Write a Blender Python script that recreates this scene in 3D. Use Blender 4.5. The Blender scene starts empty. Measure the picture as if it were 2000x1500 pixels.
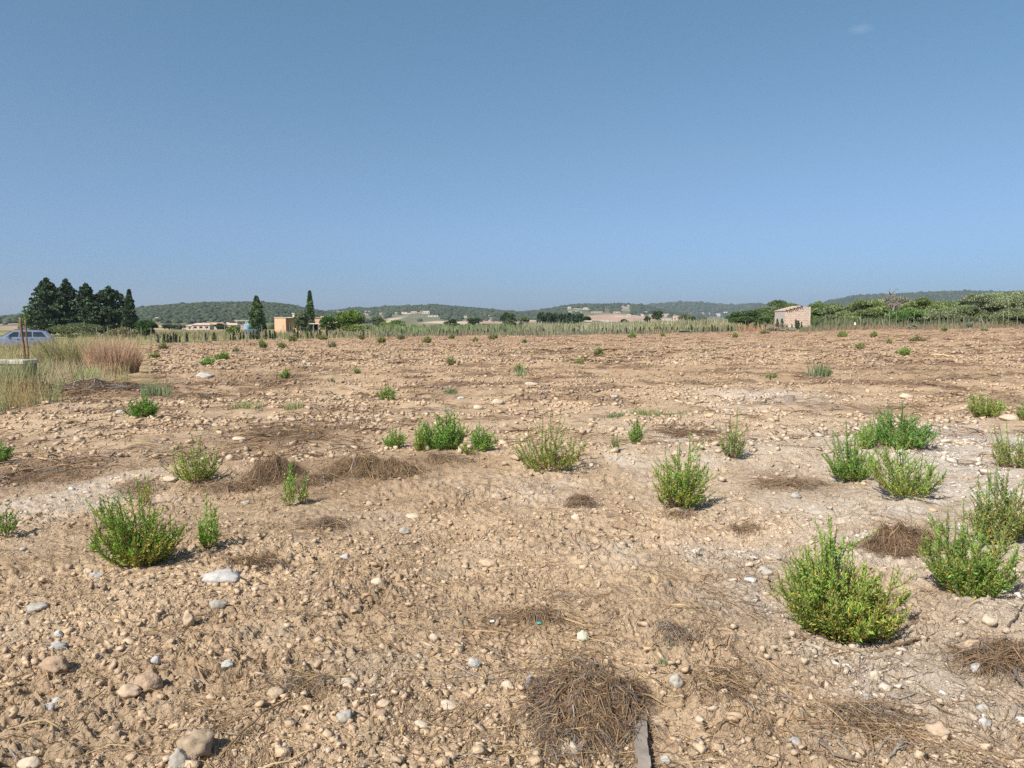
import bpy, bmesh, math, random
import numpy as np
from mathutils import Vector
# ------------------------------------------------------------------ camera, sky, sun, exposure
SC = bpy.context.scene
COL = SC.collection
F = 1510.0                      # focal length in pixels of the 2000 px wide photograph
CAMZ = 1.55
PITCH = math.atan(122.0 / F)    # camera looks slightly down
cam_d = bpy.data.cameras.new('camera'); cam = bpy.data.objects.new('camera', cam_d); COL.objects.link(cam)
cam_d.sensor_width = 36.0; cam_d.lens = 36.0 * F / 2000.0
cam_d.clip_start = 0.05; cam_d.clip_end = 20000
cam.location = (0, 0, CAMZ); cam.rotation_euler = (math.pi / 2 - PITCH, 0, 0)
SC.camera = cam

SUN_AZ = math.atan2(-0.66, -0.75)      # measured from +Y towards +X
SUN_EL = math.radians(44)
w = bpy.data.worlds.new('World'); SC.world = w; w.use_nodes = True
nt = w.node_tree; nt.nodes.clear()
out = nt.nodes.new('ShaderNodeOutputWorld'); bg = nt.nodes.new('ShaderNodeBackground')
sky = nt.nodes.new('ShaderNodeTexSky'); sky.sky_type = 'NISHITA'; sky.sun_disc = False
sky.sun_elevation = SUN_EL; sky.sun_rotation = SUN_AZ
sky.air_density = 1.0; sky.dust_density = 0.6; sky.ozone_density = 2.2; sky.altitude = 50
# the real sky that day: a hazy blue, compressed towards the horizon, with one wisp of cloud
tc = nt.nodes.new('ShaderNodeTexCoord')
sep = nt.nodes.new('ShaderNodeSeparateXYZ'); nt.links.new(tc.outputs['Generated'], sep.inputs[0])
ramp = nt.nodes.new('ShaderNodeValToRGB'); nt.links.new(sep.outputs['Z'], ramp.inputs[0])
SKYR = [(0.0, (0.40, 0.585, 0.98)), (0.05, (0.455, 0.64, 0.995)), (0.11, (0.60, 0.74, 0.97)), (0.20, (0.72, 0.85, 0.93)), (0.40, (0.80, 1.03, 1.0)), (1.0, (1, 1, 1))]
while len(ramp.color_ramp.elements) < len(SKYR): ramp.color_ramp.elements.new(0.5)
for e, (p, c) in zip(ramp.color_ramp.elements, SKYR): e.position = p; e.color = (*c, 1)
mul = nt.nodes.new('ShaderNodeMix'); mul.data_type = 'RGBA'; mul.blend_type = 'MULTIPLY'; mul.inputs[0].default_value = 1.0
nt.links.new(sky.outputs[0], mul.inputs[6]); nt.links.new(ramp.outputs[0], mul.inputs[7])
# wisp of cloud
def pixdir(px, py):
    x = (px - 1000) / F; y = (750 - py) / F
    v = Vector((x, math.cos(PITCH) + y * math.sin(PITCH), -math.sin(PITCH) + y * math.cos(PITCH)))
    return v
cd = pixdir(1681, 57).normalized()
mp = nt.nodes.new('ShaderNodeVectorMath'); mp.operation = 'SUBTRACT'; nt.links.new(tc.outputs['Generated'], mp.inputs[0]); mp.inputs[1].default_value = cd
sc2 = nt.nodes.new('ShaderNodeVectorMath'); sc2.operation = 'MULTIPLY'; nt.links.new(mp.outputs[0], sc2.inputs[0]); sc2.inputs[1].default_value = (1, 1, 2.6)
ln = nt.nodes.new('ShaderNodeVectorMath'); ln.operation = 'LENGTH'; nt.links.new(sc2.outputs[0], ln.inputs[0])
nz = nt.nodes.new('ShaderNodeTexNoise'); nz.inputs['Scale'].default_value = 90; nz.inputs['Detail'].default_value = 4
nt.links.new(tc.outputs['Generated'], nz.inputs['Vector'])
mr = nt.nodes.new('ShaderNodeMapRange'); mr.inputs[1].default_value = 0.0; mr.inputs[2].default_value = 0.015; mr.inputs[3].default_value = 0.2; mr.inputs[4].default_value = 0.0
nt.links.new(ln.outputs['Value'], mr.inputs[0])
mm = nt.nodes.new('ShaderNodeMath'); mm.operation = 'MULTIPLY'; nt.links.new(mr.outputs[0], mm.inputs[0]); nt.links.new(nz.outputs['Fac'], mm.inputs[1])
cl = nt.nodes.new('ShaderNodeMix'); cl.data_type = 'RGBA'; nt.links.new(mm.outputs[0], cl.inputs[0]); nt.links.new(mul.outputs[2], cl.inputs[6])
cl.inputs[7].default_value = (8.0, 8.6, 9.5, 1)
nt.links.new(cl.outputs[2], bg.inputs[0]); bg.inputs[1].default_value = 0.085
nt.links.new(bg.outputs[0], out.inputs[0])

sd = bpy.data.lights.new('sun', 'SUN'); sd.energy = 4.8; sd.angle = math.radians(0.5); sd.color = (1.0, 0.955, 0.895)
sun = bpy.data.objects.new('sun', sd); COL.objects.link(sun)
svec = Vector((math.sin(SUN_AZ) * math.cos(SUN_EL), math.cos(SUN_AZ) * math.cos(SUN_EL), math.sin(SUN_EL)))
sun.rotation_euler = svec.to_track_quat('Z', 'Y').to_euler(); sun.location = svec * 50

SC.view_settings.view_transform = 'Standard'; SC.view_settings.look = 'None'
SC.view_settings.exposure = 0.45; SC.view_settings.gamma = 1.0; SC.view_settings.use_curve_mapping = False
cy = SC.cycles
cy.max_bounces = 5; cy.diffuse_bounces = 3; cy.glossy_bounces = 2; cy.transmission_bounces = 2; cy.volume_bounces = 0; cy.transparent_max_bounces = 4
cy.use_denoising = False; cy.sample_clamp_indirect = 4

RNG = np.random.default_rng(7); random.seed(7)
R = lambda a, b, n=None: RNG.uniform(a, b, n)

# ------------------------------------------------------------------ noise
def _hash(ix, iy, seed):
    h = (ix.astype(np.int64) * 374761393 + iy.astype(np.int64) * 668265263 + seed * 974634777) & 0xffffffff
    h = ((h ^ (h >> 13)) * 1274126177) & 0xffffffff
    h = ((h ^ (h >> 16)) * 2246822519) & 0xffffffff
    return ((h ^ (h >> 15)) & 0xffffff) / float(0xffffff)
def vnoise(x, y, s=0):          # gradient noise, about -1..1
    x = np.asarray(x, float); y = np.asarray(y, float)
    ix = np.floor(x); iy = np.floor(y); fx = x - ix; fy = y - iy
    ux = fx * fx * fx * (fx * (fx * 6 - 15) + 10); uy = fy * fy * fy * (fy * (fy * 6 - 15) + 10)
    def g(dx, dy):
        a = _hash(ix + dx, iy + dy, s) * 2 * np.pi
        return np.cos(a) * (fx - dx) + np.sin(a) * (fy - dy)
    a = g(0, 0); b = g(1, 0); c = g(0, 1); d = g(1, 1)
    return (a + (b - a) * ux + ((c + (d - c) * ux) - (a + (b - a) * ux)) * uy) * 1.5
def fbm(x, y, s=0, o=4):
    t = 0; a = 1.0; f = 1.0
    for k in range(o): t = t + a * vnoise(x * f, y * f, s + k * 17); a *= 0.5; f *= 2.03
    return t
def worley(x, y, s=0):          # distance to nearest point, cell random
    ix = np.floor(x); iy = np.floor(y); best = np.full(np.shape(x), 9.0); cid = np.zeros(np.shape(x))
    for dx in (-1, 0, 1):
        for dy in (-1, 0, 1):
            cx = ix + dx; cy_ = iy + dy
            px = cx + _hash(cx, cy_, s); py = cy_ + _hash(cx, cy_, s + 5)
            d = (px - x) ** 2 + (py - y) ** 2
            m = d < best; best = np.where(m, d, best); cid = np.where(m, _hash(cx, cy_, s + 9), cid)
    return np.sqrt(best), cid
def sst(a, b, v): t = np.clip((v - a) / (b - a), 0, 1); return t * t * (3 - 2 * t)

# ------------------------------------------------------------------ terrain
_sx = np.linspace(-200, 200, 801)
_s = np.interp(_sx, [-200, -60, -37, -26, -12, 0, 10, 19, 29, 36, 52, 90, 200], [-.7, -.55, -.42, -.3, -.1, 0, .07, .2, .56, .80, 1.0, 1.2, 1.3])
_k = np.exp(-np.linspace(-2.5, 2.5, 25) ** 2); _s = np.convolve(np.pad(_s, 12, 'edge'), _k / _k.sum(), 'valid'); _s -= np.interp(0, _sx, _s)
LAY = [  # hills: (distance, flank width, [(photo x, crest y)])
    (1250, 560, [(-700, 630), (-200, 617), (0, 622), (60, 616), (150, 611), (265, 607), (300, 601), (350, 597), (400, 594), (450, 593), (500, 592), (540, 594), (580, 600), (600, 604), (640, 611), (680, 618), (740, 632)]),
    (1900, 700, [(560, 632), (640, 611), (690, 606), (720, 605), (760, 601), (800, 600), (850, 598), (900, 602), (940, 606), (980, 610), (1010, 613), (1060, 616), (1120, 632)]),
    (2200, 800, [(960, 632), (1000, 614), (1060, 608), (1090, 603), (1130, 597), (1180, 598), (1210, 596), (1245, 598), (1270, 603), (1300, 609), (1340, 616), (1400, 632)]),
    (3900, 900, [(1060, 612), (1200, 603), (1250, 600), (1290, 596), (1330, 593), (1370, 594), (1400, 598), (1430, 600), (1460, 597), (1480, 596), (1520, 603), (1560, 608), (1640, 612), (1700, 620)]),
    (3300, 1200, [(1500, 632), (1560, 612), (1600, 600), (1620, 591), (1660, 584), (1700, 580), (1730, 579), (1780, 577), (1850, 574), (1900, 573), (1960, 574), (2000, 575), (2200, 583), (2700, 625)]),
]
def _pxof(x, y): return 1000 + F * x / np.maximum(y, 1e-3) / math.cos(PITCH)
def hillz(x, y):
    r = np.hypot(x, y); z = np.zeros_like(r); px = np.where(y > 0.05 * r, _pxof(x, y), 1e6 * np.sign(x))
    for rc, wd, prof in LAY:
        p = np.array(prof, float)
        cy_ = np.interp(px, p[:, 0], p[:, 1], left=634, right=634)
        cz = (628 - cy_) / F * np.maximum(y, 0) + 4.5
        t = np.where(r < rc, (r - (rc - wd)) / wd, (rc + wd * 1.2 - r) / (wd * 1.2)); t = np.clip(t, 0, 1); t = t * t * (3 - 2 * t)
        z = np.maximum(z, np.maximum(cz, 0) * t)
    return z
def Hs(x, y):
    x = np.asarray(x, float); y = np.asarray(y, float); r = np.hypot(x, y)
    z = np.interp(x, _sx, _s) * (1 - sst(130, 400, r)) - 0.0019 * np.clip(y, 0, 150)
    z = z - 3.4 * sst(140, 620, r) + hillz(x, y)
    # low bank of pushed-up soil across the near field, and broad swells
    bank = 0.13 * np.exp(-((y - (8.3 + 0.16 * x)) / 0.75) ** 2) * sst(-5.5, -3, x) * (1 - sst(3.5, 6.0, x))
    fade = 1 - sst(25, 70, r)
    z = z + bank + fade * (0.085 * vnoise(x / 3.7 + 3.1, y / 3.1, 1) + 0.035 * vnoise(x / 1.1, y / 0.9, 2))
    z = z + (1 - fade) * 0.10 * vnoise(x / 9, y / 7, 3) * (1 - sst(100, 140, r))
    z = z + 0.6 * sst(150, 500, r) * vnoise(x / 90, y / 90, 4) + sst(900, 1300, r) * 2.0 * vnoise(x / 160, y / 160, 5)
    return z
def Hd(x, y):                  # with clods and furrows
    x = np.asarray(x, float); y = np.asarray(y, float); r = np.hypot(x, y)
    z = Hs(x, y); n = 1 - sst(14, 40, r)
    xr = x * 0.8 - y * 0.6; yr = x * 0.6 + y * 0.8
    rough = 0.35 + 0.65 * sst(-0.25, 0.5, fbm(x / 1.3, y / 1.3, 31, 2))
    z = z + n * (0.020 * vnoise(xr / 0.26, yr / 1.2, 11) + .012 * np.sin(xr / .105 + 2.2 * vnoise(xr / 1.2, yr / 1.6, 27)) * sst(-.1, .5, vnoise(x / 2.1, y / 2.1, 28)) + .012 * np.abs(vnoise(xr / .33, yr / 1.4, 25)) + rough * (0.030 * (1 - sst(10, 16, r)) * np.abs(vnoise(x / 0.19, y / 0.17, 12)) + 0.016 * (1 - sst(6.5, 10, r)) * vnoise(x / 0.09, y / 0.08, 13)))
    m = r < 16
    if m.any():
        d, c = worley(x[m] / 0.07 + 0.35 * vnoise(x[m] / .05, y[m] / .05, 40), y[m] / 0.065 + .35 * vnoise(x[m] / .05, y[m] / .05, 41), 14) if np.ndim(x) else (np.array(.5), np.array(.5))
        d2, c2 = worley(x[m] / 0.028, y[m] / 0.026, 15) if np.ndim(x) else (np.array(.5), np.array(.5))
        f = (1 - sst(7, 11, r[m])) if np.ndim(x) else 1.0
        add = (.25 + .75 * rough[m]) * (0.075 * np.clip(0.5 - d, 0, .3) * (c > 0.4) * (0.2 + c)) + 0.020 * (1 - sst(4, 6, r[m])) * np.clip(0.55 - d2, 0, .35) * (c2 > 0.35) + (.3 + .7 * rough[m]) * (.020 * (1 - sst(5, 7.5, r[m])) * np.abs(vnoise(x[m] / .047, y[m] / .043, 21)) + .012 * (1 - sst(3.8, 5.5, r[m])) * vnoise(x[m] / .026, y[m] / .024, 22)) - .012 * (1 - sst(5, 8, r[m])) * (1 - sst(0, .10, np.abs(vnoise(x[m] / .16, y[m] / .14, 23) + .4 * vnoise(x[m] / .05, y[m] / .05, 24)))) if np.ndim(x) else 0
        # small dark holes and cracks
        if np.ndim(x):
            hole = vnoise(x[m] / 0.13, y[m] / 0.11, 16); add = add - 0.045 * sst(0.50, 0.8, hole) * rough[m]
            z[m] = z[m] + f * add
    z = z + (1 - n) * (0.05 * vnoise(x / 0.9, y / 0.8, 18) + .05 * np.abs(vnoise(x / .5, y / .7, 26))) * (1 - sst(100, 140, r)) + (1 - sst(60, 110, r)) * sst(8, 20, r) * (0.05 * vnoise(x / 0.35, y / 0.33, 19) + .05 * np.abs(vnoise(x / .8, y / .5, 20)))
    return z
_rr = np.exp(np.linspace(math.log(0.8), math.log(6000), 5000))
def ray(px, py):
    v = pixdir(px, py); h = math.hypot(v.x, v.y); ux, uy, uz = v.x / h, v.y / h, v.z / h
    z = CAMZ + _rr * uz; g = Hs(_rr * ux, _rr * uy); i = np.argmax(z < g)
    if not (z < g).any(): i = len(_rr) - 1
    r = _rr[i]; return np.array([r * ux, r * uy, float(Hd(np.array([r * ux]), np.array([r * uy]))[0])])
def at(px, depth, sink=0.0):    # point on the ground in the photo's column px at a given depth
    x = (px - 1000) / F * depth * math.cos(PITCH); return np.array([x, depth, float(Hd(np.array([x]), np.array([depth]))[0]) - sink])
def gz(x, y): return float(Hd(np.array([float(x)]), np.array([float(y)]))[0])

# ------------------------------------------------------------------ mesh helpers
def link(o, parent=None):
    COL.objects.link(o)
    if parent is not None: o.parent = parent
    return o
def tag(o, label=None, cat=None, group=None, kind=None):
    if label: o['label'] = label
    if cat: o['category'] = cat
    if group: o['group'] = group
    if kind: o['kind'] = kind
    return o
def empty(name, loc, rz=0.0):
    o = bpy.data.objects.new(name, None); o.location = [float(c) for c in loc]; o.rotation_euler = (0, 0, rz); o.empty_display_size = 0.1
    return link(o)
def mesh(name, v, f, mat, parent=None, cols=None, smooth=False, loc=None):
    v = np.asarray(v, np.float32); f = np.asarray(f, np.int32); k = f.shape[1]
    me = bpy.data.meshes.new(name)
    me.vertices.add(len(v)); me.vertices.foreach_set('co', v.ravel())
    me.loops.add(f.size); me.loops.foreach_set('vertex_index', f.ravel())
    me.polygons.add(len(f)); me.polygons.foreach_set('loop_start', np.arange(0, f.size, k, dtype=np.int32))
    me.polygons.foreach_set('loop_total', np.full(len(f), k, np.int32))
    if smooth: me.polygons.foreach_set('use_smooth', np.ones(len(f), bool))
    me.update(calc_edges=True)
    if cols is not None:
        a = me.color_attributes.new('Col', 'FLOAT_COLOR', 'POINT'); c = np.ones((len(v), 4), np.float32); c[:, :3] = cols; a.data.foreach_set('color', c.ravel())
    me.materials.append(mat)
    o = bpy.data.objects.new(name, me)
    if loc is not None: o.location = [float(c) for c in loc]
    return link(o, parent)
class MB:                       # collects simple shapes into one mesh
    def __init__(s): s.v = []; s.f = []
    def add(s, v, f): b = len(s.v); s.v += [tuple(map(float, q)) for q in v]; s.f += [tuple(i + b for i in q) for q in f]
    def box(s, x0, x1, y0, y1, z0, z1):
        s.add([(x0, y0, z0), (x1, y0, z0), (x1, y1, z0), (x0, y1, z0), (x0, y0, z1), (x1, y0, z1), (x1, y1, z1), (x0, y1, z1)],
              [(0, 3, 2, 1), (4, 5, 6, 7), (0, 1, 5, 4), (1, 2, 6, 5), (2, 3, 7, 6), (3, 0, 4, 7)])
    def prism(s, prof, y0, y1, inset=0):   # profile in xz, extruded along y
        n = len(prof); s.add([(x, y0, z) for x, z in prof] + [(x, y1, z) for x, z in prof],
              [tuple(range(n)), tuple(range(2 * n - 1, n - 1, -1))] + [(i, i + n, (i + 1) % n + n, (i + 1) % n) for i in range(n)])
    def tube(s, pts, rad, n=6, cap=True):
        pts = [Vector(p) for p in pts]; rings = []
        b = len(s.v)
        for i, p in enumerate(pts):
            d = (pts[min(i + 1, len(pts) - 1)] - pts[max(i - 1, 0)]).normalized()
            a = d.cross(Vector((0.31, 0.22, 0.92)) if abs(d.z) < .9 else Vector((1, 0, 0))).normalized(); c = d.cross(a)
            r = rad[i] if hasattr(rad, '__len__') else rad
            for k in range(n): q = p + (a * math.cos(2 * math.pi * k / n) + c * math.sin(2 * math.pi * k / n)) * r; s.v.append(tuple(q))
        for i in range(len(pts) - 1):
            for k in range(n): s.f.append((b + i * n + k, b + i * n + (k + 1) % n, b + (i + 1) * n + (k + 1) % n, b + (i + 1) * n + k))
        if cap: s.f.append(tuple(b + k for k in reversed(range(n)))); s.f.append(tuple(b + (len(pts) - 1) * n + k for k in range(n)))
    def build(s, name, mat, parent=None, bevel=0, smooth=False):
        me = bpy.data.meshes.new(name); me.from_pydata(s.v, [], s.f); me.materials.append(mat)
        bm = bmesh.new(); bm.from_mesh(me); bmesh.ops.recalc_face_normals(bm, faces=bm.faces)
        if bevel: bmesh.ops.bevel(bm, geom=list(bm.edges), offset=bevel, segments=2, affect='EDGES', profile=.7)
        bm.to_mesh(me); bm.free()
        if smooth: me.polygons.foreach_set('use_smooth', np.ones(len(me.polygons), bool))
        return link(bpy.data.objects.new(name, me), parent)
def ico(sub):
    bm = bmesh.new(); bmesh.ops.create_icosphere(bm, subdivisions=sub, radius=1.0)
    v = np.array([q.co[:] for q in bm.verts]); f = np.array([[a.index for a in q.verts] for q in bm.faces]); bm.free(); return v, f
ICO = {k: ico(k) for k in (1, 2, 3)}
def n3(v, s, k=0):              # cheap 3-D noise on directions
    return (vnoise(v[..., 0] * s + k, v[..., 1] * s + 7.3 * k, k) + vnoise(v[..., 1] * s - k, v[..., 2] * s + 3.1, k + 1) + vnoise(v[..., 2] * s, v[..., 0] * s - 2.7 * k, k + 2)) / 3
def rockshape(sub, seed, ang=0.5):
    v, f = ICO[sub]; v = v.copy(); rs = np.random.default_rng(seed)
    for _ in range(int(4 + 8 * ang)):       # cut flat facets
        d = rs.normal(size=3); d /= np.linalg.norm(d); c = rs.uniform(0.55, 0.9); q = v @ d; v -= np.outer(np.clip(q - c, 0, 9) * (0.55 + 0.4 * ang), d)
    v *= (1 + 0.16 * n3(v, 1.6, seed % 50) + 0.09 * n3(v, 4.2, seed % 37 + 3))[:, None]
    return v, f
def rots(n, tilt=0.4):          # random rotation matrices, mostly about z
    a = R(0, 2 * np.pi, n); b = R(-tilt, tilt, n); c = R(-tilt, tilt, n)
    ca, sa, cb, sb, cc, s_ = np.cos(a), np.sin(a), np.cos(b), np.sin(b), np.cos(c), np.sin(c); Z = np.zeros(n); O = np.ones(n)
    rz = np.stack([ca, -sa, Z, sa, ca, Z, Z, Z, O], -1).reshape(-1, 3, 3); ry = np.stack([cb, Z, sb, Z, O, Z, -sb, Z, cb], -1).reshape(-1, 3, 3)
    rx = np.stack([O, Z, Z, Z, cc, -s_, Z, s_, cc], -1).reshape(-1, 3, 3); return rz @ ry @ rx
def scatter(temps, pos, scl, cols, tilt=.4):     # many copies of a few shapes as one vertex soup
    V = []; Fc = []; C = []; b = 0; ids = RNG.integers(0, len(temps), len(pos)); Rm = rots(len(pos), tilt)
    for k, (tv, tf) in enumerate(temps):
        m = ids == k; n = m.sum()
        if not n: continue
        q = np.einsum('nij,nvj->nvi', Rm[m], tv[None] * scl[m][:, None, :]) + pos[m][:, None, :]
        V.append(q.reshape(-1, 3)); Fc.append((tf[None] + (b + np.arange(n) * len(tv))[:, None, None]).reshape(-1, tf.shape[1])); b += n * len(tv)
        C.append(np.repeat(cols[m], len(tv), 0))
    return np.concatenate(V), np.concatenate(Fc), np.concatenate(C)

# ------------------------------------------------------------------ materials
def mat(name, color=(.5, .5, .5), rough=.8, attr=False, noise=(8, .25), bump=(0, 0), metal=0.0, trans=0.0, spec=.3, second=None, detail=5):
    m = bpy.data.materials.new(name); m.use_nodes = True; t = m.node_tree; p = t.nodes['Principled BSDF']
    p.inputs['Roughness'].default_value = rough; p.inputs['Metallic'].default_value = metal; p.inputs['Specular IOR Level'].default_value = spec
    co = t.nodes.new('ShaderNodeTexCoord')
    if attr: a = t.nodes.new('ShaderNodeAttribute'); a.attribute_name = 'Col'; src = a.outputs['Color']
    else: a = t.nodes.new('ShaderNodeRGB'); a.outputs[0].default_value = (*color, 1); src = a.outputs[0]
    n = t.nodes.new('ShaderNodeTexNoise'); n.inputs['Scale'].default_value = noise[0]; n.inputs['Detail'].default_value = detail; t.links.new(co.outputs['Object'], n.inputs['Vector'])
    r = t.nodes.new('ShaderNodeMapRange'); r.inputs[1].default_value = .3; r.inputs[2].default_value = .7; r.inputs[3].default_value = 1 - noise[1]; r.inputs[4].default_value = 1 + noise[1]
    t.links.new(n.outputs['Fac'], r.inputs[0])
    if second:
        n2 = t.nodes.new('ShaderNodeTexNoise'); n2.inputs['Scale'].default_value = second[1]; n2.inputs['Detail'].default_value = 4; t.links.new(co.outputs['Object'], n2.inputs['Vector'])
        r2 = t.nodes.new('ShaderNodeMapRange'); r2.inputs[1].default_value = .48; r2.inputs[2].default_value = .62; t.links.new(n2.outputs['Fac'], r2.inputs[0])
        mx = t.nodes.new('ShaderNodeMix'); mx.data_type = 'RGBA'; t.links.new(r2.outputs[0], mx.inputs[0]); t.links.new(src, mx.inputs[6]); mx.inputs[7].default_value = (*second[0], 1); src = mx.outputs[2]
    vm = t.nodes.new('ShaderNodeVectorMath'); vm.operation = 'SCALE'; t.links.new(src, vm.inputs[0]); t.links.new(r.outputs[0], vm.inputs['Scale'])
    t.links.new(vm.outputs[0], p.inputs['Base Color'])
    if bump[0]:
        b = t.nodes.new('ShaderNodeBump'); b.inputs['Distance'].default_value = bump[1]; b.inputs['Strength'].default_value = 1.0
        n3_ = t.nodes.new('ShaderNodeTexNoise'); n3_.inputs['Scale'].default_value = bump[0]; n3_.inputs['Detail'].default_value = 6; t.links.new(co.outputs['Object'], n3_.inputs['Vector'])
        t.links.new(n3_.outputs['Fac'], b.inputs['Height']); t.links.new(b.outputs[0], p.inputs['Normal'])
    if trans:
        tr = t.nodes.new('ShaderNodeBsdfTranslucent'); t.links.new(vm.outputs[0], tr.inputs['Color']); ms = t.nodes.new('ShaderNodeMixShader'); ms.inputs[0].default_value = trans
        o = t.nodes['Material Output']; t.links.new(p.outputs[0], ms.inputs[1]); t.links.new(tr.outputs[0], ms.inputs[2]); t.links.new(ms.outputs[0], o.inputs[0])
    return m
M = {
 'leaf': mat('leaf_green', attr=True, rough=.55, noise=(3, .12), trans=.22, spec=.35),
 'crown': mat('crown_foliage', attr=True, rough=.7, noise=(.6, .2), trans=.15, spec=.2),
 'wood': mat('wood_stem', (.20, .13, .07), noise=(30, .3)),
 'bark': mat('bark', (.16, .12, .09), noise=(5, .35), bump=(12, .03)),
 'deadwood': mat('dead_wood', (.19, .16, .135), noise=(6, .35)),
 'straw': mat('dry_straw', attr=True, rough=.75, noise=(20, .2), trans=.08),
 'stone': mat('stone_colours', attr=True, rough=.9, noise=(26, .16), bump=(55, .004)),
 'farstone': mat('field_stone', attr=True, rough=.9, noise=(9, .18)),
 'clod': mat('soil_clod', attr=True, rough=.95, noise=(40, .16), bump=(70, .008)),
 'wood_far': mat('hill_wood', attr=True, rough=.9, noise=(.35, .30)),
 'render': mat('peach_render', (.79, .49, .30), noise=(.8, .08)),
 'render2': mat('pink_render', (.62, .36, .24), noise=(.8, .1)),
 'cap': mat('pale_coping', (.62, .50, .38), noise=(2, .2)),
 'tile': mat('roof_tile', (.50, .36, .27), noise=(2.5, .25), bump=(8, .03)),
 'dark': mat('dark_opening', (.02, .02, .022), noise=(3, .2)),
 'glass': mat('window_glass', (.03, .04, .05), rough=.08, noise=(3, .1), spec=.6),
 'grey': mat('weathered_post', (.27, .25, .20), noise=(4, .25)),
 'stake': mat('brown_stake', (.20, .115, .075), noise=(14, .35), bump=(30, .006)),
 'wire': mat('galvanised_wire', (.25, .25, .24), rough=.5, metal=.6),
 'concrete': mat('pale_concrete', (.60, .54, .44), noise=(3, .2), bump=(18, .01), second=((.36, .32, .26), 2.0)),
 'block': mat('old_masonry', (.21, .18, .15), noise=(4, .35), bump=(9, .03)),
 'white': mat('white_paint', (.78, .77, .74), noise=(2, .08)),
 'carpaint': mat('silver_blue_paint', (.36, .40, .50), rough=.28, metal=.55, noise=(2, .04), spec=.5),
 'tyre': mat('tyre_rubber', (.025, .025, .025), noise=(9, .2)),
 'rim': mat('alloy_rim', (.45, .46, .48), rough=.35, metal=.8),
 'lamp': mat('lamp_glass', (.85, .87, .9), rough=.12, spec=.7, noise=(3, .05)),
 'plastic': mat('black_trim', (.03, .03, .032), rough=.5),
 'blue': mat('faded_blue_sheet', (.22, .36, .46), noise=(2, .15)),
 'plank': mat('grey_plank', (.27, .225, .18), noise=(14, .3), bump=(40, .003)),
}
def brickmat(name, c1, c2, mortar, scale, bw=.5, rh=.25):
    m = mat(name, c1, noise=(5, .18)); t = m.node_tree; p = t.nodes['Principled BSDF']
    b = t.nodes.new('ShaderNodeTexBrick'); b.inputs['Color1'].default_value = (*c1, 1); b.inputs['Color2'].default_value = (*c2, 1); b.inputs['Mortar'].default_value = (*mortar, 1)
    b.inputs['Scale'].default_value = scale; b.inputs['Mortar Size'].default_value = .035; b.inputs['Brick Width'].default_value = bw; b.inputs['Row Height'].default_value = rh
    co = t.nodes.new('ShaderNodeTexCoord'); s = t.nodes.new('ShaderNodeSeparateXYZ'); t.links.new(co.outputs['Object'], s.inputs[0])
    ad = t.nodes.new('ShaderNodeMath'); t.links.new(s.outputs[0], ad.inputs[0]); t.links.new(s.outputs[1], ad.inputs[1])
    c = t.nodes.new('ShaderNodeCombineXYZ'); t.links.new(ad.outputs[0], c.inputs[0]); t.links.new(s.outputs[2], c.inputs[1]); t.links.new(c.outputs[0], b.inputs['Vector'])
    old = [l for l in t.links if l.to_socket == p.inputs['Base Color']][0].from_node
    t.links.new(b.outputs['Color'], old.inputs[0]); return m
M['brick'] = brickmat('hollow_brick', (.58, .40, .31), (.42, .29, .23), (.60, .50, .41), 1.0, .42, .24)

# ground: colour carried by the sheet (soil, chalk, dead weeds), fine grit and pebbles procedural
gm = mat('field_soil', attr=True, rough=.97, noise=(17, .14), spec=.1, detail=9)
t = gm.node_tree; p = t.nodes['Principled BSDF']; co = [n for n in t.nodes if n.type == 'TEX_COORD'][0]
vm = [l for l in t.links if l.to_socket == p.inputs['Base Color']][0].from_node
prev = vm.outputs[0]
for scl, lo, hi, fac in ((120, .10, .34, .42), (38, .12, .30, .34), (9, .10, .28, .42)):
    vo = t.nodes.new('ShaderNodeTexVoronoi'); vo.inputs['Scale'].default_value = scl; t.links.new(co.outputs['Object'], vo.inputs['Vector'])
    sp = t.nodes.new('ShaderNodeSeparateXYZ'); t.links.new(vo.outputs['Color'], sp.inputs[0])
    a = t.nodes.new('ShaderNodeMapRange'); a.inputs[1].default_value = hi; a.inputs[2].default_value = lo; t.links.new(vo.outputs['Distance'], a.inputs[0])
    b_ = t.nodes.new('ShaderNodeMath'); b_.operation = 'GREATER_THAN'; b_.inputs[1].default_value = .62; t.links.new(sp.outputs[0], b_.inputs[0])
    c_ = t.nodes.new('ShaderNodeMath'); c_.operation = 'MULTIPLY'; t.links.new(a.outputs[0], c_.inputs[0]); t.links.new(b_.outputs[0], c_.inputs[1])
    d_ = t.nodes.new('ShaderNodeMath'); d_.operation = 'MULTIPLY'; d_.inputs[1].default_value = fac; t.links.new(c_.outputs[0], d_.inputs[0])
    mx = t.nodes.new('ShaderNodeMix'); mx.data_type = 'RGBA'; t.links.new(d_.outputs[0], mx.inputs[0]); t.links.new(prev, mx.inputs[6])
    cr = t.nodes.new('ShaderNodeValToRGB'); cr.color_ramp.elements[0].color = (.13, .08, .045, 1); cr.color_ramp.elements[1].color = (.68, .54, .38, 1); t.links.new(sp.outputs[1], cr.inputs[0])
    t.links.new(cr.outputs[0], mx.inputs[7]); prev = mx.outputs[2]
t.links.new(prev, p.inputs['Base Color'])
bp = t.nodes.new('ShaderNodeBump'); bp.inputs['Distance'].default_value = .022; n_ = t.nodes.new('ShaderNodeTexNoise'); n_.inputs['Scale'].default_value = 75; n_.inputs['Detail'].default_value = 8; n_.inputs['Roughness'].default_value = .7
t.links.new(co.outputs['Object'], n_.inputs['Vector']); t.links.new(n_.outputs['Fac'], bp.inputs['Height']); t.links.new(bp.outputs[0], p.inputs['Normal'])
M['ground'] = gm
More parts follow.
